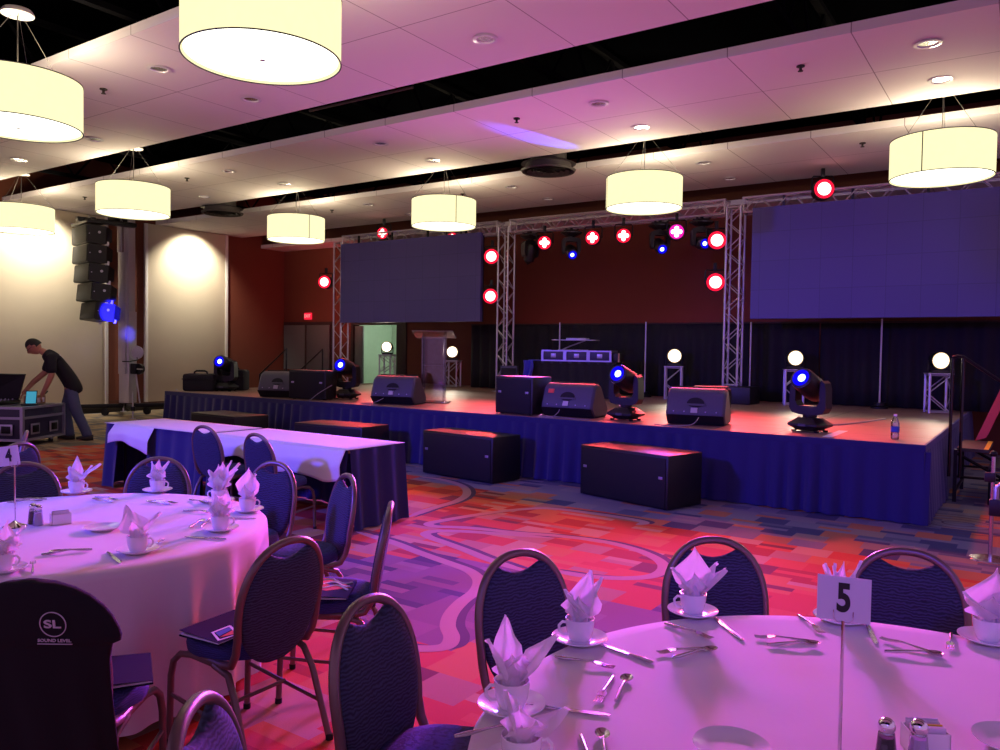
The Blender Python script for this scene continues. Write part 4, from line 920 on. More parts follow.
# ---------------------------------------------------------------- banquet chairs
def oval_pt(a):
    """outline of the back in (x, s) with s measured up the back"""
    c, s_ = math.cos(a), math.sin(a); n = 2.25
    return (math.copysign(abs(c)**(2/n), c), math.copysign(abs(s_)**(2/n), s_))
def back_y(z): return -.205-.17*(z-.44)-.03*math.sin(PI*min(1, max(0, (z-.44)/.5)))*0
def chair():
    t = thing('banquet_chair', '', 'chair')
    # seat
    def seat_ring(k, z): return [(k*(.222 if True else 0)*oval_pt(2*PI*i/40)[0]*(1-.06*(oval_pt(2*PI*i/40)[1] < 0)), .01+k*.222*oval_pt(2*PI*i/40)[1], z) for i in range(40)]
    def loft(rings, mb):
        n = len(rings[0]); vs = [p for r in rings for p in r]
        return mb.add(vs, [(i*n+j, i*n+(j+1) % n, (i+1)*n+(j+1) % n, (i+1)*n+j) for i in range(len(rings)-1) for j in range(n)]+[tuple(range(n)), tuple(range((len(rings)-1)*n, len(rings)*n))])
    loft([seat_ring(.9, .425), seat_ring(.985, .432), seat_ring(1.0, .455), seat_ring(.98, .478), seat_ring(.9, .493), seat_ring(.7, .502), seat_ring(.35, .507)], MB()).build('seat', 'seat_fabric', t, smooth=60)
    # padded oval back with the dip of the hand hole
    zc, hw, hh = .652, .207, .256
    def back_ring(k, off):
        out = []
        for i in range(64):
            c, s_ = oval_pt(2*PI*i/64); x = hw*c*k*(1-.08*(s_ < 0)*(-s_)); z = zc+hh*s_*k
            if s_ > .2: z -= .062*k*max(0, 1-(x/.105)**2)**1.0*min(1, (s_-.2)/.5)
            y = back_y(z)+off+.012*(x/hw)**2; out.append((x, y, z))
        return out
    loft([back_ring(.15, .033), back_ring(.6, .031), back_ring(.86, .026), back_ring(.97, .015), back_ring(1, .0), back_ring(.97, -.014), back_ring(.86, -.019), back_ring(.6, -.021), back_ring(.15, -.022)], MB()).build('backrest', 'chair_fabric', t, smooth=70)
    # frame tube: seat side, J bend, round the oval and back
    P = [(.185, .08, .418), (.195, -.10, .418), (.2, -.17, .43), (.203, -.2, .48), (.207, -.215, .54)]
    for i in range(0, 33):
        a = R(-8)+i*(PI+R(16))/32; c, s_ = oval_pt(a); z = zc+(hh+.008)*s_; P.append(((hw+.006)*c, back_y(z)+.012*c*c, z))
    P += [(-x, y, z) for x, y, z in [(.207, -.215, .54), (.203, -.2, .48), (.2, -.17, .43), (.195, -.10, .418), (.185, .08, .418)]]
    MB().tube(P, .0165, 10).build('back_frame', 'chair_frame', t, smooth=80)
    for s in (-1, 1):
        f = MB().tube([(s*.205, .235, .004), (s*.203, .225, .30), (s*.2, .21, .365), (s*.195, .17, .402), (s*.19, .10, .412), (s*.19, -.12, .405)], .0145, 8).build('front_leg', 'chair_frame', t, smooth=80)
        r = MB().tube([(s*.2, -.06, .41), (s*.2, -.15, .385), (s*.207, -.2, .30), (s*.215, -.30, .004)], .0145, 8).build('rear_leg', 'chair_frame', t, smooth=80)
        MB().lathe([(.017, 0), (.017, .022), (.013, .026)], 12, Tm((s*.205, .235, 0))).build('foot_cap', 'rubber', f)
        MB().lathe([(.017, 0), (.017, .022), (.013, .026)], 12, Tm((s*.215, -.30, 0))).build('foot_cap', 'rubber', r)
        MB().tube([(s*.204, .227, .22), (s*.211, -.25, .16)], .009, 6).build('stretcher', 'chair_frame', t)
    MB().tube([(-.2, .16, .40), (.2, .16, .40)], .01, 6).build('seat_bar', 'chair_frame', t)
    MB().tube([(-.208, -.02, .195), (.208, -.02, .195)], .009, 6).build('stretcher', 'chair_frame', t)
    return t
T5, T4 = Vector((-.183, 2.021)), Vector((-4.075, 2.09))
ck5 = Kind(chair(), 'banquet chairs around the table with sign 5')
used_groups = {}
def put_chair(x, y, face_deg, label, group):
    o = ck5.put((x, y, 0), R(face_deg-90), label); o['group'] = group; return o
def ring_chair(tc, ang, r, label, group, turn=0):
    return put_chair(tc.x+r*math.cos(R(ang)), tc.y+r*math.sin(R(ang)), ang+180+turn, label, group)
G5, G4 = 'banquet chairs around the table with sign 5', 'banquet chairs around the table with sign 4'
ring_chair(T5, 159.1, 1.305, 'navy oval-back chair behind the cup left of table 5, over the red carpet', G5)
ring_chair(T5, 126.8, 1.29, 'navy oval-back chair directly behind the napkin with the flat right flap, below the nearest subwoofer', G5)
ring_chair(T5, 98.5, 1.29, 'navy oval-back chair behind the number 5 card at the right', G5)
ring_chair(T5, 188, 1.28, 'dark oval-back chair standing between the two round tables in front', G5)
ring_chair(T5, 216.3, 1.375, 'oval-back chair cropped by the bottom edge with light on its metal frame', G5)
ring_chair(T4, 4, 1.27, 'navy chair turned away from us with a folder on its seat beside table 4', G4, -3)
ring_chair(T4, 32, 1.36, 'chair seen edge-on holding a red and white booklet on its seat', G4, 8)
ring_chair(T4, 70, 1.24, 'bright blue oval-back chair alone in front of the skirted table end', G4, -6)
ring_chair(T4, 98, 1.21, 'blue oval-back chair right behind the cups at the far right of table 4', G4)
ring_chair(T4, 131.5, 1.2, 'teal blue chair behind the star shaped napkin at the far side of table 4', G4)
ring_chair(T4, 164, 1.2, 'teal blue chair behind the number 4 card at the left edge', G4)
sc_ = ring_chair(T4, 333.7, 1.42, 'banquet chair wearing a dark printed shirt at the bottom left', G4, -29)
put_chair(-5.80, 4.90, 88, 'right one of two navy chairs pulled up to the skirted tables, seat showing', 'banquet chairs at the skirted tables')
put_chair(-6.76, 5.02, 93, 'left one of two navy chairs pulled up to the skirted tables, before the left table', 'banquet chairs at the skirted tables')
put_chair(-6.89, 2.91, 196, 'reddish lit chair half hidden between the number 4 card and the road case', 'banquet chairs beyond the table with sign 4')
put_chair(-7.58, 3.17, 243, 'blue lit chair seen edge-on in front of the road case', 'banquet chairs beyond the table with sign 4')
# shirt over the chair
sh_t = thing('printed_shirt', 'dark t-shirt with round SL logo draped over the chair back at bottom left', 'shirt', sc_.location, sc_.rotation_euler[2])
lv = [(.973, .001, .001), (.972, .02, .012), (.968, .035, .022), (.962, .085, .03), (.945, .14, .036), (.92, .185, .042), (.885, .225, .046), (.85, .25, .048), (.81, .268, .05), (.785, .274, .05), (.765, .27, .046), (.752, .243, .042), (.70, .232, .042), (.6, .228, .044), (.45, .226, .05), (.30, .228, .055), (.2, .232, .06)]
def shf(u, v):
    f = v*(len(lv)-1); i = min(int(f), len(lv)-2); k = f-i; z, w, d = [lv[i][j]*(1-k)+lv[i+1][j]*k for j in range(3)]; z -= .012
    c, s_ = oval_pt(2*PI*u); fold = .006*math.sin(9*2*PI*u+z*6)*min(1, max(0, (.8-z)*3))
    return ((w+fold)*c, back_y(z)+.004+(d+fold)*s_-.02*max(0, .5-z), z)
MB().grid(shf, 72, 49, True).build('shirt_body', 'navy_cotton', sh_t, smooth=80)
by = lambda z: back_y(z)+.004-.052
zl = .824
ring = MB().tube([(.085+.041*math.cos(2*PI*i/40), by(zl)-.17*.041*math.sin(2*PI*i/40), zl+.041*math.sin(2*PI*i/40)) for i in range(40)], .0018, 6, True); ring.build('logo_ring', 'print_white', sh_t)
def shirt_text(body, size, x, z, sc, bold): text_mesh(body, size, 'print_white', sh_t, Matrix.Translation((x, by(z)-.001, z)) @ Matrix.Rotation(R(90+9.6), 4, 'X'), 'logo_lettering', .0012, sc, bold)
shirt_text('SL', .038, .083, zl, (1.5, 1), .02); shirt_text('SOUND LEVEL', .0145, .085, zl-.055, (1.15, 1), .01)
MB().box((.03, by(zl-.067)-.002, zl-.068), (.14, by(zl-.067)+.002, zl-.066)).build('logo_underline', 'print_white', sh_t, smooth=0)
# folders on seats
def folder(name, label, x, y, rz, cols, chair_o, w=.23, h=.30):
    t = thing(name, label, 'folder', (x, y, .5085), rz)
    MB().box((-w/2, -h/2, 0), (w/2, h/2, .006)).build('back_cover', cols[0], t, smooth=0)
    MB().box((-w/2+.004, -h/2+.004, .006), (w/2-.006, h/2-.004, .012)).build('pages', 'paper_white', t, smooth=0)
    fc = MB().prism([(-w/2, -h/2, .012), (w/2, -h/2, .024), (w/2, h/2, .024), (-w/2, h/2, .012)], (0, 0, .002)).build('front_cover', cols[0], t, smooth=0)
    return t, (lambda x, y: (x, y, .0146+.012*(x+w/2)/w))
c_ = Vector((T4.x+1.27*math.cos(R(4)), T4.y+1.27*math.sin(R(4))))
t, sf = folder('folder', 'dark blue presentation folder with white bordered logo on the near chair seat', c_.x+.0, c_.y-.09, R(186), ('folder_blue',), None)
def patch(t, sf, polys, mat, name, dy=0):
    m = MB()
    for p in polys: m.prism([sf(q[0], q[1]+dy) for q in p], (0, 0, .0008))
    m.build(name, mat, t, smooth=0)
patch(t, sf, [[(-.11, -.10), (-.02, -.14), (-.015, -.13), (-.105, -.09)], [(-.11, -.10), (-.105, -.09), (-.09, -.01), (-.10, -.01)], [(-.10, -.01), (-.015, -.05), (-.015, -.04), (-.095, .0)], [(-.02, -.14), (-.01, -.14), (-.01, -.04), (-.02, -.04)]], 'paper_white', 'logo_border', .135)
patch(t, sf, [[(-.097, -.09), (-.06, -.11), (-.075, -.03)]], 'print_red', 'logo_triangle', .135); patch(t, sf, [[(-.052, -.11), (-.025, -.125), (-.025, -.05), (-.065, -.035)]], 'print_blue', 'logo_triangle', .135)
c_ = Vector((T4.x+1.36*math.cos(R(32)), T4.y+1.36*math.sin(R(32))))
t, sf = folder('booklet', 'booklet with red and white cover on the seat of the edge-on chair', c_.x+.06, c_.y-.09, R(215), ('folder_blue',), None)
patch(t, sf, [[(-.11, -.02), (.0, -.14), (.11, -.14), (.11, .02), (.0, .06)]], 'print_red', 'cover_art')
m = MB()
for k in range(3): m.tube([sf(-.10+.2*i/12, -.10+.05*k+.03*math.sin(i*.7+k)) for i in range(13)], .006, 5)
m.build('cover_curve', 'paper_white', t); patch(t, sf, [[(-.05, -.06), (.0, -.11), (.03, -.06), (-.01, -.02)]], 'print_blue', 'cover_art')
c_ = Vector((T4.x+1.42*math.cos(R(333.7)), T4.y+1.42*math.sin(R(333.7))))
folder('folder', 'blue folder on the seat of the chair with the draped shirt', c_.x+.07, c_.y+.12, R(240), ('folder_blue',), None, .2, .28)

# ---------------------------------------------------------------- tables
def round_table(tc, r, nm, seed, drop=.06):
    t = thing('round_table', {'5': 'round banquet table in front at right, under the cloth carrying the number 5 card', '4': 'round banquet table at left, under the cloth carrying the number 4 card'}[nm], 'table', (tc.x, tc.y, 0), .3)
    MB().lathe([(.001, .735), (r-.015, .735), (r-.01, .762), (.001, .765)], 64).build('tabletop', 'carton_brown', t)
    for a in range(4):
        x, y = .5*math.cos(a*PI/2), .5*math.sin(a*PI/2); MB().tube([(x, y, 0), (x, y, .735)], .018, 8).build('leg', 'black_metal', t)
    rnd = random.Random(seed); ph = [rnd.uniform(0, 6.28) for _ in range(4)]
    def fn(u, v):
        a = 2*PI*u
        if v < .4: k = v/.4; return (tc.x+r*k*math.cos(a), tc.y+r*k*math.sin(a), .772)
        k = (v-.4)/.6; e = 1-math.exp(-k*14); z = .772-.012*e*0-(.772-drop)*max(0, k-.012)/.988
        w = .5+.5*math.sin(21*a+ph[0]+1.2*math.sin(3*a+ph[1])); amp = .075*min(1, k*2.5)*(.5+.5*k)*(.65+.35*math.sin(5*a+ph[2]))
        rr = r+.010*e+amp*(w**1.4-.55)+.008*k*math.sin(4*a+ph[3]); return (tc.x+rr*math.cos(a), tc.y+rr*math.sin(a), z)
    return tag(MB().grid(fn, 420, 44, True).build('tablecloth', 'white_linen', smooth=180), f'white floor length cloth covering the round table with the number {nm} card', 'tablecloth', 'white round tablecloths')
round_table(T5, 1.053, '5', 3); round_table(T4, .958, '4', 8)
def rect_table(x0, x1, y0, y1, rz, which, cx0, cx1):
    loc = ((x0+x1)/2, (y0+y1)/2, 0); w, d = (x1-x0)/2, (y1-y0)/2
    t = thing('folding_table', f'{which} folding table under navy skirting and white cloth', 'table', loc, rz)
    MB().box((-w, -d, .725), (w, d, .75), .005).build('tabletop', 'carton_brown', t)
    for sx in (-1, 1):
        for sy in (-1, 1): MB().tube([(sx*(w-.2), sy*(d-.1), 0), (sx*(w-.2), sy*(d-.1), .725)], .016, 8).build('leg', 'black_metal', t)
    m = MB()
    def side(p0, p1, nrm, flare=.05):
        p0, p1, nrm = Vector(p0), Vector(p1), Vector(nrm); L = (p1-p0).length
        def fn(u, v):
            s = u*L; q = p0+(p1-p0)*u+nrm*(.008+flare*v+.022*(.3+.7*v)*(1+math.sin(s*24+1.3*math.sin(s*3)))); return (q.x, q.y, .752*(1-v)+.01*v)
        m.grid(fn, int(L*70)+2, 7)
    m.box((-w-.006, -d-.006, .751), (w+.006, d+.006, .757))
    side((w, -d, 0), (w, d, 0), (1, 0, 0)); side((-w, d, 0), (-w, -d, 0), (-1, 0, 0)); side((-w, d, 0), (w, d, 0), (0, 1, 0), .03)
    side((-w, -d, 0), (-w+.28, -d, 0), (0, -1, 0), .05)
    side((w-.12, -d, 0), (w, -d, 0), (0, -1, 0), .05)
    if which == 'left': side((w-1.0, -d, 0), (w-.12, -d, 0), (0, -1, 0), .04)
    s = m.build('table_skirt', 'navy_skirt', smooth=60, loc=loc); s.rotation_euler[2] = rz; tag(s, f'dark navy skirting with open front on the {which} rectangular table', 'table skirt', 'navy table skirts')
    def cf(u, v):
        x = cx0+(cx1-cx0)*u; wob = .012*math.sin(x*7)
        if v < .55: k = v/.55; return (x, d-2*d*k-.0, .7605)
        k = (v-.55)/.45; sag = .24+.035*math.sin(x*3.1)+.03*math.cos(x*7)+.02*u; return (x+.0*k, -d-.034-.08*min(1, 2*k)-.014*k*math.sin(x*16), .7605-sag*k)
    def top(u, v): return (-w-.012+(2*w+.024)*u, d+.012-(2*d+.046)*v, .7605)
    c = MB().grid(top, 12, 8).grid(lambda u, v: cf(u, .55+.45*v), 90, 12).build('white_topper', 'white_linen', smooth=60, solid=.003, loc=loc); c.rotation_euler[2] = rz
    tag(c, f'white cloth hanging over the front of the {which} skirted table', 'tablecloth', 'white cloths on the skirted tables')
rect_table(-7.36, -5.28, 5.26, 6.02, 0, 'right', -1.04, 1.03)
rect_table(-9.30, -7.45, 5.22, 5.98, R(1.5), 'left', -.72, .06)

# ---------------------------------------------------------------- place settings
TZ0 = .7725
def cup():
    t = thing('coffee_cup', '', 'cup')
    MB().lathe([(.001, .004), (.027, .004), (.03, 0), (.034, .004), (.042, .025), (.046, .05), (.0475, .072), (.0445, .072), (.042, .045), (.036, .02), (.001, .012)], 32, cap=False).build('bowl', 'white_china', t, smooth=60)
    MB().tube([(.041, 0, .058), (.058, 0, .061), (.069, 0, .05), (.068, 0, .034), (.056, 0, .022), (.039, 0, .022)], .0048, 8).build('handle', 'white_china', t, smooth=80)
    return t
def saucer():
    t = thing('saucer', '', 'saucer')
    MB().lathe([(.001, .002), (.045, .002), (.05, 0), (.056, .002), (.082, .014), (.09, .018), (.0895, .021), (.08, .018), (.055, .008), (.035, .007), (.001, .007)], 40, cap=False).build('plate', 'white_china', t, smooth=60); return t
cupK, saucK = Kind(cup(), 'white coffee cups'), Kind(saucer(), 'white saucers')
def napkin(petals, seed, name_label, loc, rz=R(34.3)):
    rnd = random.Random(seed); m = MB()
    for az, lean, h, w, *rest in petals:
        curl = rest[0] if rest else .5; a = R(az); er = Vector((math.cos(a), math.sin(a), 0)); et = Vector((-math.sin(a), math.cos(a), 0)); p1, p2 = rnd.uniform(0, 6), rnd.uniform(0, 6); H = h+.045
        def fn(u, v):
            s = 2*u-1; z = .03+H*v; g = min(1, max(0, (z-.055)/.05)); g = g*g*(3-2*g)
            W = 1.75*w*min(.55+.7*v, 2.2*(1-v)+.02); W = .024*(1-g)+W*g if v < .5 else W
            r = .016+lean*v**1.6+g*.004*math.sin(p1+v*9+s*2)
            bend = -curl*W*s*s*(.6+.4*math.sin(p2+v*4)); ruf = g*.006*math.sin(s*6+p1+v*5)
            q = er*(r+bend*.8+ruf)+et*(s*W*(.96)+g*.004*math.sin(v*8+p2))
            rr = math.hypot(q.x, q.y)
            if z < .082 and rr > .036: q = q*(.036/rr)
            return (q.x, q.y, z-.012*s*s*v*g)
        m.grid(fn, 11, 15)
    # crumpled heart of the napkin filling the cup
    m.grid(lambda u, v: ((.034*(1-.25*v))*math.cos(2*PI*u)*(1+.12*math.sin(u*31+v*3)), (.034*(1-.25*v))*math.sin(2*PI*u)*(1+.12*math.sin(u*37)), .03+.065*v+.006*math.sin(u*44)), 36, 8, True)
    return tag(m.build('napkin', 'napkin_linen', smooth=70, loc=loc), name_label, 'napkin', 'folded napkins in cups') if not False else None
def setting(x, y, hd, pet, seed, what, nap_lab, tb):
    saucK.put((x, y, TZ0), 0, f'white saucer under {what} on table {tb}')
    cupK.put((x, y, TZ0+.007), R(hd), f'white coffee cup {what} on table {tb}')
    n = napkin(pet, seed, nap_lab, (x, y, TZ0+.012)); n.rotation_euler[2] = R(34.3); return n
LFT, RGT = 214, 34
setting(-1.114, 1.71, LFT+12, [(180, .05, .10, .045), (130, .012, .155, .034, .3), (5, .10, .115, .046), (310, .03, .075, .045), (260, .02, .075, .032)], 1, 'at the left rim with the tall tipped napkin', 'white napkin with one tall narrow tip at the left rim of table 5', 5)
setting(-1.20, 2.24, LFT+8, [(15, .055, .12, .05), (40, .03, .14, .048, .2), (180, .032, .085, .042), (215, .035, .08, .04), (260, .02, .075, .032)], 2, 'before the leftmost far chair', 'white napkin with square upright flap before the leftmost chair of table 5', 5)
setting(-1.0, 2.72, LFT+6, [(80, .012, .155, .046, .3), (0, .10, .085, .042, .3), (12, .075, .10, .03), (180, .06, .085, .045), (260, .02, .075, .032)], 3, 'before the middle far chair', 'white napkin with flat right flap before the middle chair of table 5', 5)
setting(-.552, 2.97, 90, [(180, .045, .12, .02, .2), (130, .01, .115, .018, .2), (60, .02, .12, .018, .2), (0, .05, .13, .02, .2), (270, .02, .07, .04), (90, .03, .08, .04)], 4, 'hidden behind the number 5 card', 'white napkin with thin tips peeking over the number 5 card', 5)
setting(-.109, 3.05, RGT, [(40, .045, .15, .05), (185, .075, .085, .042), (0, .05, .12, .05), (250, .035, .08, .05), (260, .02, .075, .032)], 5, 'at the right photo edge', 'white rounded napkin cropped by the right edge of the photo', 5)
setting(-.935, 1.478, RGT, [(170, .02, .09, .04, .4), (10, .09, .05, .033), (300, .05, .05, .04), (260, .02, .075, .032)], 6, 'cropped by the bottom edge', 'white napkin with one broad pointed leaf at the bottom edge', 5)
setting(-4.965, 2.575, RGT, [(90, .0, .15, .026, .3), (5, .125, .105, .03, .2), (180, .03, .085, .032), (270, .02, .08, .04), (20, .07, .09, .03)], 7, 'in front of the left teal chair', 'white napkin with a raised finger and a flag to the right on table 4', 4)
setting(-4.629, 2.915, RGT, [(160, .03, .11, .032), (30, .05, .11, .034), (90, .005, .12, .03), (270, .02, .08, .04), (260, .02, .075, .032)], 8, 'in front of the right teal chair', 'white star shaped napkin in front of the right teal chair', 4)
setting(-3.415, 2.499, RGT, [(60, .025, .115, .045), (150, .03, .105, .045), (0, .03, .07, .04), (200, .04, .07, .04), (270, .02, .075, .045)], 9, 'nearest of the three at the right rim', 'white napkin in the nearest of the three cups at the right rim of table 4', 4)
setting(-3.693, 2.881, RGT, [(95, .0, .165, .042, .3), (40, .03, .13, .04), (260, .02, .075, .032)], 10, 'rightmost of the three at the right rim', 'white napkin with one tall hooked tip at the right rim of table 4', 4)
setting(-4.038, 2.944, LFT, [(25, .10, .15, .035), (50, .06, .16, .035), (85, .03, .155, .035), (120, .03, .14, .035), (170, .05, .11, .035), (0, .09, .12, .03), (280, .02, .09, .045)], 11, 'rearmost of the three at the right rim', 'white ruffled fan napkin rearmost of the three at the right rim of table 4', 4)
setting(-3.339, 2.007, RGT, [(160, .06, .125, .055, .3), (20, .075, .095, .035), (260, .02, .075, .032)], 12, 'at the near rim above the shirt', 'white napkin with a big square flap left, at the near rim of table 4', 4)
setting(-3.488, 1.508, RGT, [(20, .06, .10, .045), (330, .07, .075, .045), (160, .04, .09, .045), (270, .03, .07, .05), (90, .02, .12, .035)], 13, 'at the left photo edge', 'pink lit white napkin cropped by the left edge of the photo', 4)
# flatware
def knife_mb():
    m = MB(); P = [(-.11, .004), (-.108, .008), (-.05, .0085), (-.02, .006), (-.012, .008), (.06, .0105), (.1, .009), (.112, .003), (.108, -.003), (.06, -.006), (-.012, -.006), (-.02, -.005), (-.05, -.0075), (-.108, -.007)]
    return m.prism([(x, y, .0012+.003*(x < -.015)*0) for x, y in P], (0, 0, .003)).tube([(-.11, 0, .004), (-.06, 0, .0048), (-.02, 0, .004)], [.004, .005, .003], 8)
def bowl_curve(x): return .004+.012*math.sin(max(0, min(1, (x+.09)/.18))*PI)**2*.6
def fork_mb():
    m = MB().tube([(-.095, 0, .004), (-.06, 0, .005), (0, 0, .011), (.03, 0, .013)], [.0045, .006, .0028, .0034], 8)
    m.prism([(.025, -.004, .011), (.04, -.012, .010), (.055, -.012, .008), (.055, .012, .008), (.04, .012, .010), (.025, .004, .011)], (0, 0, .0022))
    for k in range(4): y = -.0098+.0065*k; m.tube([(.053, y, .009), (.075, y, .0065), (.095, y, .0085)], [.0021, .002, .0012], 6)
    return m
def spoon_mb():
    m = MB().tube([(-.085, 0, .0045), (-.05, 0, .0055), (.02, 0, .012), (.04, 0, .010)], [.0048, .006, .003, .004], 8)
    return m.grid(lambda u, v: (.062+.028*v*math.cos(2*PI*u), .0185*v*math.sin(2*PI*u), .0018+.009*v*v), 24, 7, True)
def single(name, mb, cat, solid=0):
    o = mb.build(name, 'brushed_steel', smooth=50, solid=solid); o['category'] = cat; o['label'] = ''; return o
fkK, knK, spK = Kind(single('fork', fork_mb(), 'fork'), 'forks'), Kind(single('table_knife', knife_mb(), 'knife'), 'table knives'), Kind(single('spoon', spoon_mb(), 'spoon'), 'spoons')
def lay(K, a, b, label, dz=0):
    K.put(((a[0]+b[0])/2, (a[1]+b[1])/2, TZ0+.001+dz), math.atan2(b[1]-a[1], b[0]-a[0]), label)
lay(knK, (-1.06, 1.755), (-.915, 1.81), 'knife right of the tall tipped napkin on table 5')
lay(fkK, (-1.14, 1.50), (-1.03, 1.65), 'fork left below the tall tipped napkin on table 5')
lay(knK, (-.94, 2.215), (-1.14, 2.257), 'knife right of the saucer before the leftmost chair of table 5')
lay(fkK, (-1.201, 2.073), (-1.0, 2.10), 'fork below the saucer before the leftmost chair of table 5')
lay(knK, (-.76, 2.55), (-.93, 2.735), 'knife right of the saucer before the middle chair of table 5')
lay(fkK, (-1.041, 2.556), (-.85, 2.508), 'fork below the saucer before the middle chair of table 5')
lay(fkK, (-.685, 2.93), (-.568, 2.777), 'fork left of the number 5 card')
lay(knK, (-.473, 3.005), (-.409, 2.79), 'knife with red glint right of the number 5 card')
lay(fkK, (-.216, 3.064), (-.204, 2.86), 'fork pointing at us beside the right edge saucer')
lay(fkK, (-.985, 2.05), (-.94, 1.86), 'dessert fork of the pair nearest to the tall tipped napkin')
lay(spK, (-.907, 1.90), (-.952, 2.08), 'dessert spoon of the pair nearest to the tall tipped napkin')
lay(fkK, (-.835, 2.425), (-.945, 2.292), 'dessert fork of the pair below the flat flapped napkin')
lay(spK, (-.90, 2.27), (-.81, 2.43), 'dessert spoon of the pair below the flat flapped napkin', .003)
lay(fkK, (-.575, 2.69), (-.745, 2.61), 'dessert fork of the pair just left of the number 5 post')
lay(spK, (-.70, 2.557), (-.55, 2.672), 'dessert spoon of the pair just left of the number 5 post', .003)
lay(fkK, (-.215, 2.803), (-.408, 2.851), 'dessert fork of the pair between the number 5 card and right edge saucer')
lay(spK, (-.384, 2.718), (-.21, 2.807), 'dessert spoon of the pair between the number 5 card and right edge saucer', .004)
lay(spK, (-.78, 1.59), (-.86, 1.73), 'spoon at the bottom edge beside the napkin with the broad leaf')
lay(fkK, (-.88, 1.665), (-.79, 1.55), 'fork handle at the bottom edge beside the napkin with the broad leaf')
lay(knK, (-3.22, 2.395), (-3.43, 2.30), 'knife below the nearest of three cups at the right rim of table 4')
lay(spK, (-3.578, 2.43), (-3.67, 2.58), 'spoon of the pair left of the nearest right rim cup of table 4')
lay(fkK, (-3.55, 2.48), (-3.66, 2.63), 'fork of the pair left of the nearest right rim cup of table 4')
lay(knK, (-3.42, 1.915), (-3.24, 1.86), 'knife left of the square flapped napkin on table 4')
lay(fkK, (-3.315, 2.06), (-3.45, 2.20), 'fork leaning beside the saucer of the square flapped napkin')
lay(fkK, (-3.62, 1.73), (-3.54, 1.885), 'dessert fork of the near pair between shirt and number 4 card')
lay(spK, (-3.515, 1.90), (-3.62, 1.75), 'dessert spoon of the near pair between shirt and number 4 card', .004)
lay(fkK, (-3.35, 1.56), (-3.53, 1.645), 'upright looking fork just above the collar of the draped shirt')
lay(fkK, (-4.98, 2.18), (-4.85, 2.31), 'dessert fork behind the shakers of table 4'); lay(spK, (-4.87, 2.36), (-5.0, 2.22), 'dessert spoon behind the shakers of table 4', .003)
lay(fkK, (-4.74, 2.57), (-4.55, 2.60), 'fork right of the napkin with the raised finger'); lay(spK, (-4.52, 2.55), (-4.68, 2.53), 'spoon right of the napkin with the raised finger')
lay(fkK, (-4.36, 2.715), (-4.18, 2.755), 'fork right below the star shaped napkin'); lay(spK, (-4.2, 2.72), (-4.36, 2.68), 'spoon right below the star shaped napkin')
lay(fkK, (-4.225, 2.874), (-4.05, 2.86), 'fork left of the ruffled fan napkin'); lay(spK, (-3.96, 2.66), (-3.82, 2.72), 'spoon lying between the right rim cups of table 4')
lay(knK, (-3.65, 2.68), (-3.52, 2.76), 'knife below the cup with the tall hooked napkin')
# small plates
plK = Kind(saucer(), 'spare saucers on the tables'); plK.root['category'] = 'saucer'
plK.put((-3.883, 2.147, TZ0), 0, 'empty white saucer in the middle of table 4')
plK.put((-.57, 1.83, TZ0), 0, 'empty white saucer at the bottom edge of table 5')
plK.put((-.02, 2.262, TZ0), 0, 'empty white saucer in the bottom right corner')
# number cards
def card(n, x, y, zc, w, h, tilt, label):
    t = thing('table_number', label, 'sign', (x, y, TZ0), R(34.3 if n == '4' else 10))
    zc -= TZ0
    MB().box((-w/2, -.0015, zc-h/2), (w/2, .0015, zc+h/2)).build('card', 'card_paper', t, smooth=0) if not tilt else None
    Tt = Matrix.Translation((-.028 if n == '4' else 0, 0, zc)) @ Matrix.Rotation(tilt, 4, 'Y')
    if tilt: MB().box((-w/2, -.0015, -h/2), (w/2, .0015, h/2), 0, 0, Tt).build('card', 'card_paper', t, smooth=0)
    text_mesh(n, h*.86, 'ink_black', t, Tt @ Matrix.Translation((0, -.0022, 0)) @ Matrix.Rotation(R(90), 4, 'X'), 'numeral', .0005, (.72, 1.02), .035)
    MB().tube([(0, .004, .005), (0, .004, zc-h/2+.004)], .0038, 8).build('post', 'chrome', t)
    MB().lathe([(.055, 0), (.053, .004), (.02, .018), (.005, .03), (.001, .03)], 24).build('base', 'chrome', t)
    cl = MB()
    for s in (-1, 1): cl.tube([(s*.02, -.004, zc-h/2+.024), (s*.02, -.004, zc-h/2+.006), (s*.012, -.001, zc-h/2-.004), (0, .004, zc-h/2-.004)], .0012, 5)
    cl.build('clip', 'chrome', t)
card('5', -.341, 1.871, 1.172, .110, .099, 0, 'white card with black number 5 on a thin metal post')
card('4', -4.304, 1.917, 1.135, .105, .10, R(-8), 'white card with black number 4 on a thin metal post, left edge')
# shakers and sugar caddies
def shaker(fill):
    t = thing('shaker', '', 'shaker')
    MB().lathe([(.024, 0), (.025, .004), (.018, .075), (.016, .078)], 8, cap=False).build('glass_body', 'clear_glass', t, smooth=20)
    MB().lathe([(.022, .003), (.0165, .066), (.001, .066), (.001, .003)], 8, cap=False).build('filling', fill, t, smooth=20)
    MB().lathe([(.0165, .074)]+[(.0195*math.cos(R(a)), .09+.0195*math.sin(R(a))) for a in range(-45, 90, 9)]+[(.001, .1095)], 20).build('cap', 'chrome', t, smooth=60); return t
pK, sK = Kind(shaker('pepper'), 'pepper shakers'), Kind(shaker('sugar_paper'), 'salt shakers')
pK.put((-.262, 1.985, TZ0), .3, 'glass pepper shaker with chrome top at the bottom edge of table 5'); sK.put((-.200, 2.022, TZ0), .3, 'glass salt shaker with chrome top at the bottom edge of table 5')
pK.put((-4.29, 2.0, TZ0), .3, 'dark pepper shaker beside the number 4 post'); sK.put((-4.235, 2.0, TZ0), .3, 'pale salt shaker beside the number 4 post')
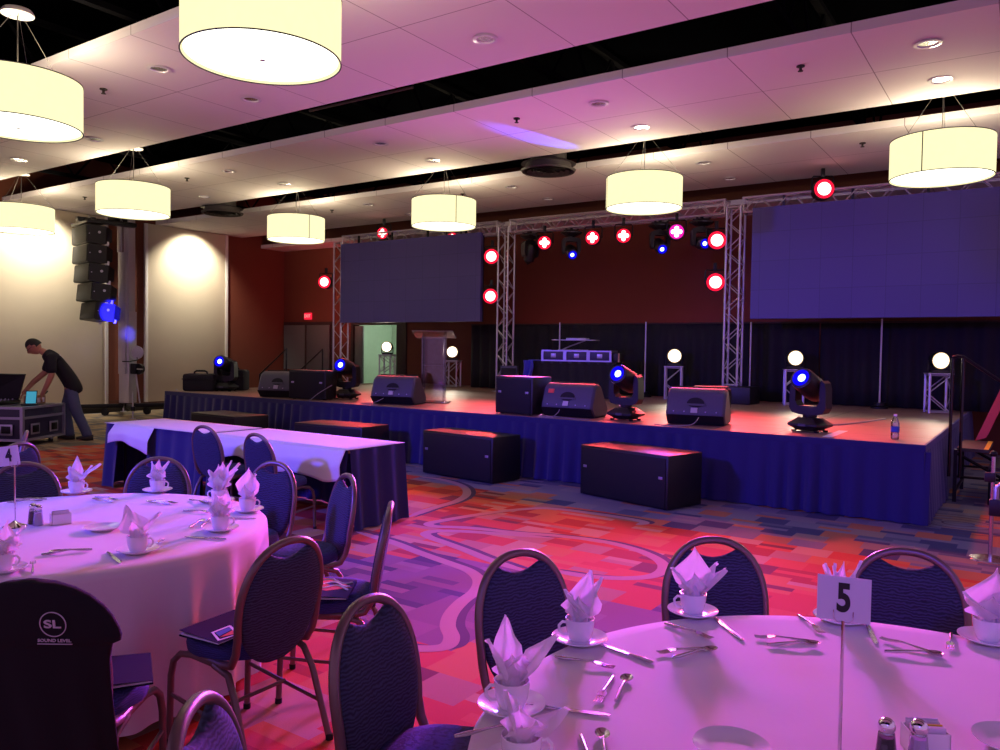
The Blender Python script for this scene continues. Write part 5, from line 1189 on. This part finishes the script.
def caddy(x, y, rz, label):
    t = thing('sugar_caddy', label, 'caddy', (x, y, TZ0), rz)
    m = MB()
    for a, b in (((-.045, -.03, 0), (.045, -.027, .055)), ((-.045, .027, 0), (.045, .03, .055)), ((-.045, -.03, 0), (-.042, .03, .055)), ((.042, -.03, 0), (.045, .03, .055)), ((-.045, -.03, 0), (.045, .03, .003))): m.box(a, b)
    m.build('holder', 'white_china', t, smooth=0)
    rnd = random.Random(x)
    for k in range(8):
        y0 = -.024+.006*k; a = rnd.uniform(-.003, .006); MB().box((-.038, y0, .004), (.036, y0+.003, .066+a)).build('packet', ['sugar_paper', 'paper_white', 'sugar_paper', 'yellow_tape', 'sugar_paper'][k % 5] if k != 5 else 'sugar_paper', t, smooth=0)
caddy(-.195, 2.11, R(30), 'white sugar packet caddy cropped by the bottom edge on table 5')
caddy(-4.19, 2.09, R(75), 'white sugar packet caddy near the number 4 post')

# ---------------------------------------------------------------- light
# stage fixtures
RED, BLUE, MAG, WARM = (1, .07, .09), (.10, .06, 1), (1, .10, .75), (1, .86, .66)
for x, z, tx, ty, p in ((-8.416, 3.914, -5, 5, 900), (-7.314, 3.942, -3.6, 5.5, 750), (-6.646, 3.935, -2.2, 4.5, 700), (-4.70, 3.73, -1.5, 6.5, 1300), (-4.7, 2.98, -3, 9.2, 600), (-3.024, 4.464, -1.2, 9.2, 1300), (-9.6, 3.71, -6.5, 7, 900), (-13.1, 4.47, -9.5, 9.2, 900)):
    light('red_beam', 'SPOT', (x, LY-.12, z), p, RED, (tx, ty, 0), .15, 50, .8)
light('magenta_beam', 'SPOT', (-5.576, LY-.15, 3.935), 5200, (.85, .10, 1.0), (-.6, 1.8, .7), .3, 32, .8)
light('magenta_beam', 'SPOT', (-5.70, LY-.15, 3.93), 1500, MAG, (-4.3, 2.6, .7), .3, 26, .8)
for x, z, tx, ty, p in ((-7.872, 3.60, -4.2, 2.6, 6500), (-5.964, 3.64, -.6, 2, 2200), (-5.153, 3.74, -6.8, 5.6, 2500)):
    light('blue_beam', 'SPOT', (x, LY-.3, z), p, BLUE, (tx, ty, .7), .3, 30, .8)
# wash lights on the room side
light('blue_wash', 'SPOT', (-9.0, -3.0, 4.6), 4200, BLUE, (-5.6, 5.4, .6), .3, 58, .8)
light('blue_wash', 'SPOT', (1.5, -3.0, 4.6), 900, BLUE, (-3.0, 9.0, .6), .3, 40, .8)
light('red_beam', 'SPOT', (-3.024, LY-.12, 4.46), 2200, RED, (-3.1, 2.6, .4), .15, 16, .8)
# unseen fills added: magenta tints the hall ceiling, red tints the rust wall
light('added_magenta_fill', 'SPOT', (-6.5, 11.2, SZ+.2), 620, (.92, .23, .80), (-4.2, 4.2, 4.85), .3, 120, 1)
for x in (-9.2, -6.0): light('added_red_fill', 'SPOT', (x, 15.6, .4), 300, (1, .10, .22), (x, 16.3, 3.6), .2, 120, 1)
light('added_red_fill', 'SPOT', (-15.4, 14.6, 2.6), 120, (1, .08, .1), (-17.6, 16.3, 3.6), .2, 120, 1)  # unseen red fill added for the left back corner
# moving heads on the stage front
for (x, y), tgt, p, a, cl, bl in (((-5.4, 13.6), (-6.2, 10.05, 4.85), 3500, 8, (.06, .08, 1), .3), ((-13.4, 9.5), (-17.5, 9.93, 2.43), 24000, 8.2, (.012, .01, 1), .25), ((-10.0, 9.5), (-18.0, 10.6, 1.95), 5000, 3, (.06, .06, 1), .6)):
    light('blue_beam', 'SPOT', (x, y, 1.55 if y < 10 else 3.8), p, cl, tgt, .05, a, bl)
for x, y, w, h in ST:
    light('white_beam', 'SPOT', (x+.06, y-.16, SZ+.95), 70, WARM, (x+(3.2 if x < -2 else -1.5), y-6, SZ+.4), .08, 70, .8)
# wall washers in the ceiling by the left wall
for y in (9.0, 13.0): light('wall_washer', 'SPOT', (XW+.85, y, ZC-.03), 560, (1, .9, .72), (XW, y, 3.4), .08, 110, .7)
light('corridor_light', 'POINT', (-15.2, 17.8, 2.4), 55, (.85, 1, .85), size=.2)
W = bpy.data.worlds.new('World'); bpy.context.scene.world = W; W.use_nodes = True
bg = W.node_tree.nodes['Background']; bg.inputs[0].default_value = (.50, .26, .60, 1); bg.inputs[1].default_value = .95

# ---------------------------------------------------------------- camera
cam = bpy.data.cameras.new('camera'); cam.sensor_fit = 'HORIZONTAL'; cam.sensor_width = 36; cam.lens = 36*788/1000; cam.clip_start = .05; cam.clip_end = 100
co = bpy.data.objects.new('camera', cam); C.objects.link(co)
co.matrix_world = Matrix.Translation((0, 0, 1.715)) @ Matrix.Rotation(.5987, 4, 'Z') @ Matrix.Rotation(PI/2-.0321, 4, 'X') @ Matrix.Rotation(.0150, 4, 'Z')
S = bpy.context.scene; S.camera = co
S.view_settings.view_transform = 'Standard'; S.view_settings.look = 'None'; S.view_settings.exposure = 0; S.view_settings.gamma = 1; S.view_settings.use_curve_mapping = False
S.cycles.use_denoising = True; S.cycles.max_bounces = 6; S.cycles.transparent_max_bounces = 12; S.cycles.sample_clamp_indirect = 4
